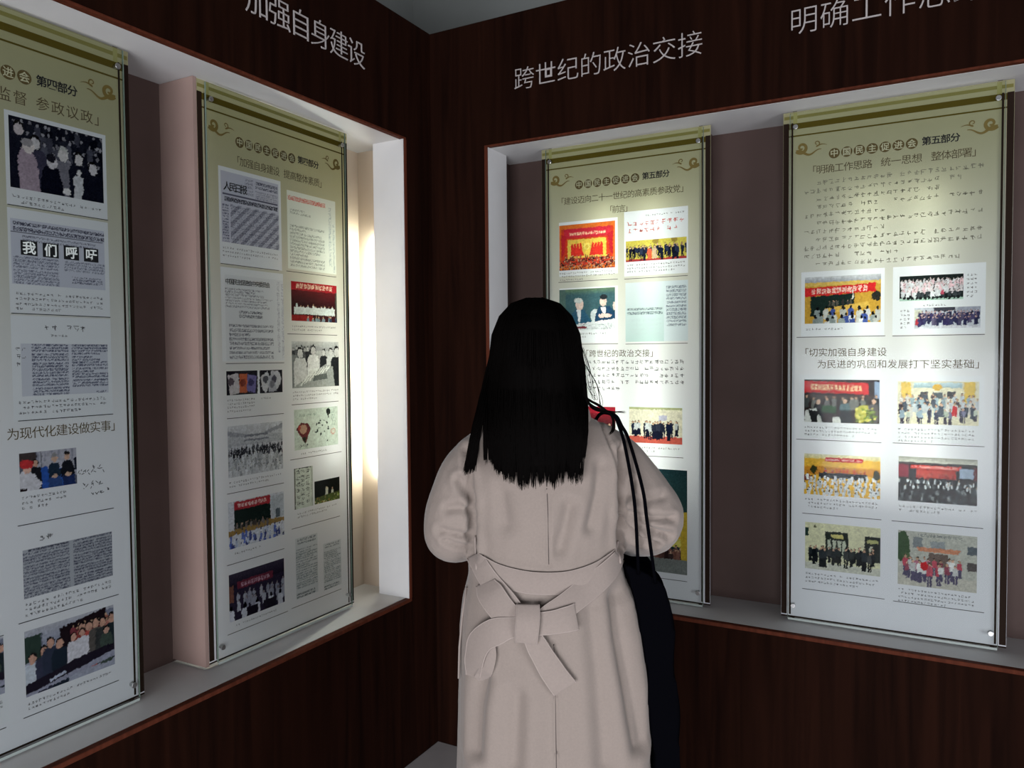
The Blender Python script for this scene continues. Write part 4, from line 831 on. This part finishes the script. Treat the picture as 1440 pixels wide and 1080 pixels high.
def strand(phi, k, x_end=None, zend=None, wid=.0011):
    """phi: azimuth, 0 = straight back, + = right; k: layer scale"""
    P = []; zc = 1.50; ph = phi; seed = r.uniform(-1, 1)
    part = r.uniform(-.01, .01)
    for i in range(5):
        th = R(4+86*i/4); q = math.sin(th); P.append((HX-.001+part*(1-q)+.0875*k*q**.9*math.sin(ph), -.006-.098*k*q*math.cos(ph)*(1 if math.cos(ph) > 0 else .75), zc+.108*k*math.cos(th)))
    x0, y0 = P[-1][0], P[-1][1]; u_ = x0/.021+.7*math.sin(x0*83+1)+.3*math.sin(x0*231); ci = round(u_); xc = x0-(u_-ci)*.014; cr_ = random.Random(ci*13+int(k*30)); ze = zend if zend is not None else endz(x0*.97+.010*math.sin(ph)*.4)+r.uniform(-.006, .010)+cr_.uniform(-.009, .009)+.9*abs(x0-xc)
    xe = x_end if x_end is not None else xc+(x0-xc)*.45+cr_.uniform(-.004, .004)-.016*min(1, max(0, (x0-.02)/.04))
    yb = -.114-.012*k
    n = 8
    for i in range(1, n+1):
        t = i/n; z = zc+(ze-zc)*t; s_ = min(1, max(0, (1.47-z)/.12)); s_ = s_*s_*(3-2*s_)
        x = x0+(xe-x0)*t**1.3+.010*k*math.sin(ph)*math.sin(min(1, t*1.6)*math.pi/2)*(1-.6*t)+.0022*math.sin(t*5+seed*3)
        y = y0+(min(y0, yb)-y0)*s_ if math.cos(ph) > -.2 else y0
        y = min(y, surf(x, z, .006+.010*(k-.9)*5) if z < 1.38 else y); P.append((x, y, z))
    m2 = len(P); g.tube(P, [wid*(1.0 if i < m2-3 else (.9, .65, .2)[i-(m2-3)]) for i in range(m2)], 3, False)
for i in range(2600):
    ph = R(r.uniform(-112, 112)); strand(ph, r.uniform(.955, 1.03))
for i in range(260):   # the lock lying on the left shoulder
    t = r.random(); strand(R(r.uniform(-105, -72)), r.uniform(.97, 1.04), x_end=-.150+.020*t, zend=1.292+.008*t+r.uniform(-.008, .008))
for i in range(90):    # pointed lock at the lower right
    strand(R(r.uniform(28, 60)), r.uniform(.98, 1.04), x_end=.050+r.uniform(-.012, .006), zend=1.272+r.uniform(-.004, .02))
g.obj('hair_strands', M['hair'], hair, True)['kind'] = 'stuff'
def wisp(pts, rad, n=1, jit=.002, y=-.125):
    for _ in range(n):
        P = [bk(x, yy) for x, yy in pts]; Q, Wq = smooth_path([(a+r.uniform(-jit, jit), y+r.uniform(-.004, .004), b+r.uniform(-jit, jit)) for a, b in P], [rad]*(len(P)-1)+[rad*.15], 6)
        g = G().tube(Q, Wq, 4); g.obj('loose_strand', M['hair'], hair, True)
wisp([(816,540),(822,566),(840,577),(873,580)], .0016, 6, .0022); wisp([(817,545),(826,572),(846,578),(862,582)], .0014, 3, .003)
wisp([(818,560),(838,572),(854,586),(856,603),(850,611)], .0017, 5, .0018); wisp([(816,510),(832,540),(840,565),(839,575)], .0006, 4, .003); wisp([(817,520),(824,550),(834,560),(828,545)], .0005, 3, .004); wisp([(814,490),(826,530),(829,560)], .0006, 3, .003)

# --- black bag carried on the right shoulder
bag = empty('shoulder_bag', (1.0152, -1.0913, 0), R(28.7), 'black canvas bag hanging by two thin straps from the woman\'s right shoulder', 'bag')
g = G()
OUT = [(.142,1.104),(.156,1.100),(.190,1.086),(.220,1.068),(.229,1.050),(.236,1.0),(.244,.9),(.252,.75),(.256,.62),(.250,.60),(.200,.60),(.196,.74),(.186,.87),(.172,1.0),(.152,1.06)]
nO = len(OUT); ys_ = (-.050, -.056, .17, .164); V = []
for q, y in enumerate(ys_):
    for x, z in OUT: V.append((x, y, z) if q in (1, 2) else (.2+(x-.2)*.93, y-(.006 if q == 0 else -.006), .85+(z-.85)*.985))
V = V[0:nO]+V[nO:2*nO]+V[2*nO:3*nO]+V[3*nO:]
g.add(V, [tuple(range(nO))]+[(q*nO+i, q*nO+(i+1) % nO, (q+1)*nO+(i+1) % nO, (q+1)*nO+i) for q in range(3) for i in range(nO)]+[tuple(range(3*nO, 4*nO))[::-1]])
def bagshape(co, no):
    co = co+no*(.0035*np.sin(co[:, 2]*38+co[:, 1]*22)*np.sin(co[:, 1]*31))[:, None]; return co
fuse(g, 'bag_body', M['bag'], bag, .007, 2, bagshape)
for pts in ([(866,590,.01),(874,606,.014),(880,632,.012),(888,689,.016),(893,737,.016),(901,818,.01)], [(868,590,.01),(878,606,.014),(888,628,.012),(902,692,.016),(909,739,.016),(926,832,.01)]):
    P = []
    for x, y, of in pts:
        a, b = bk(x, y); P.append((a, min(surf(a, b, of), -.02-.05*(1.38-b)/.3 if b > 1.32 else -.078), b))
    P[-1] = (P[-1][0]-.002, -.055, P[-1][2]-.005); Q, Wq = smooth_path([(.09, .06, 1.335), (.106, .02, 1.382)]+P, [.0034]*(len(P)+2), 6)
    G().tube(Q, Wq, 8).obj('strap', M['bag'], bag, True)
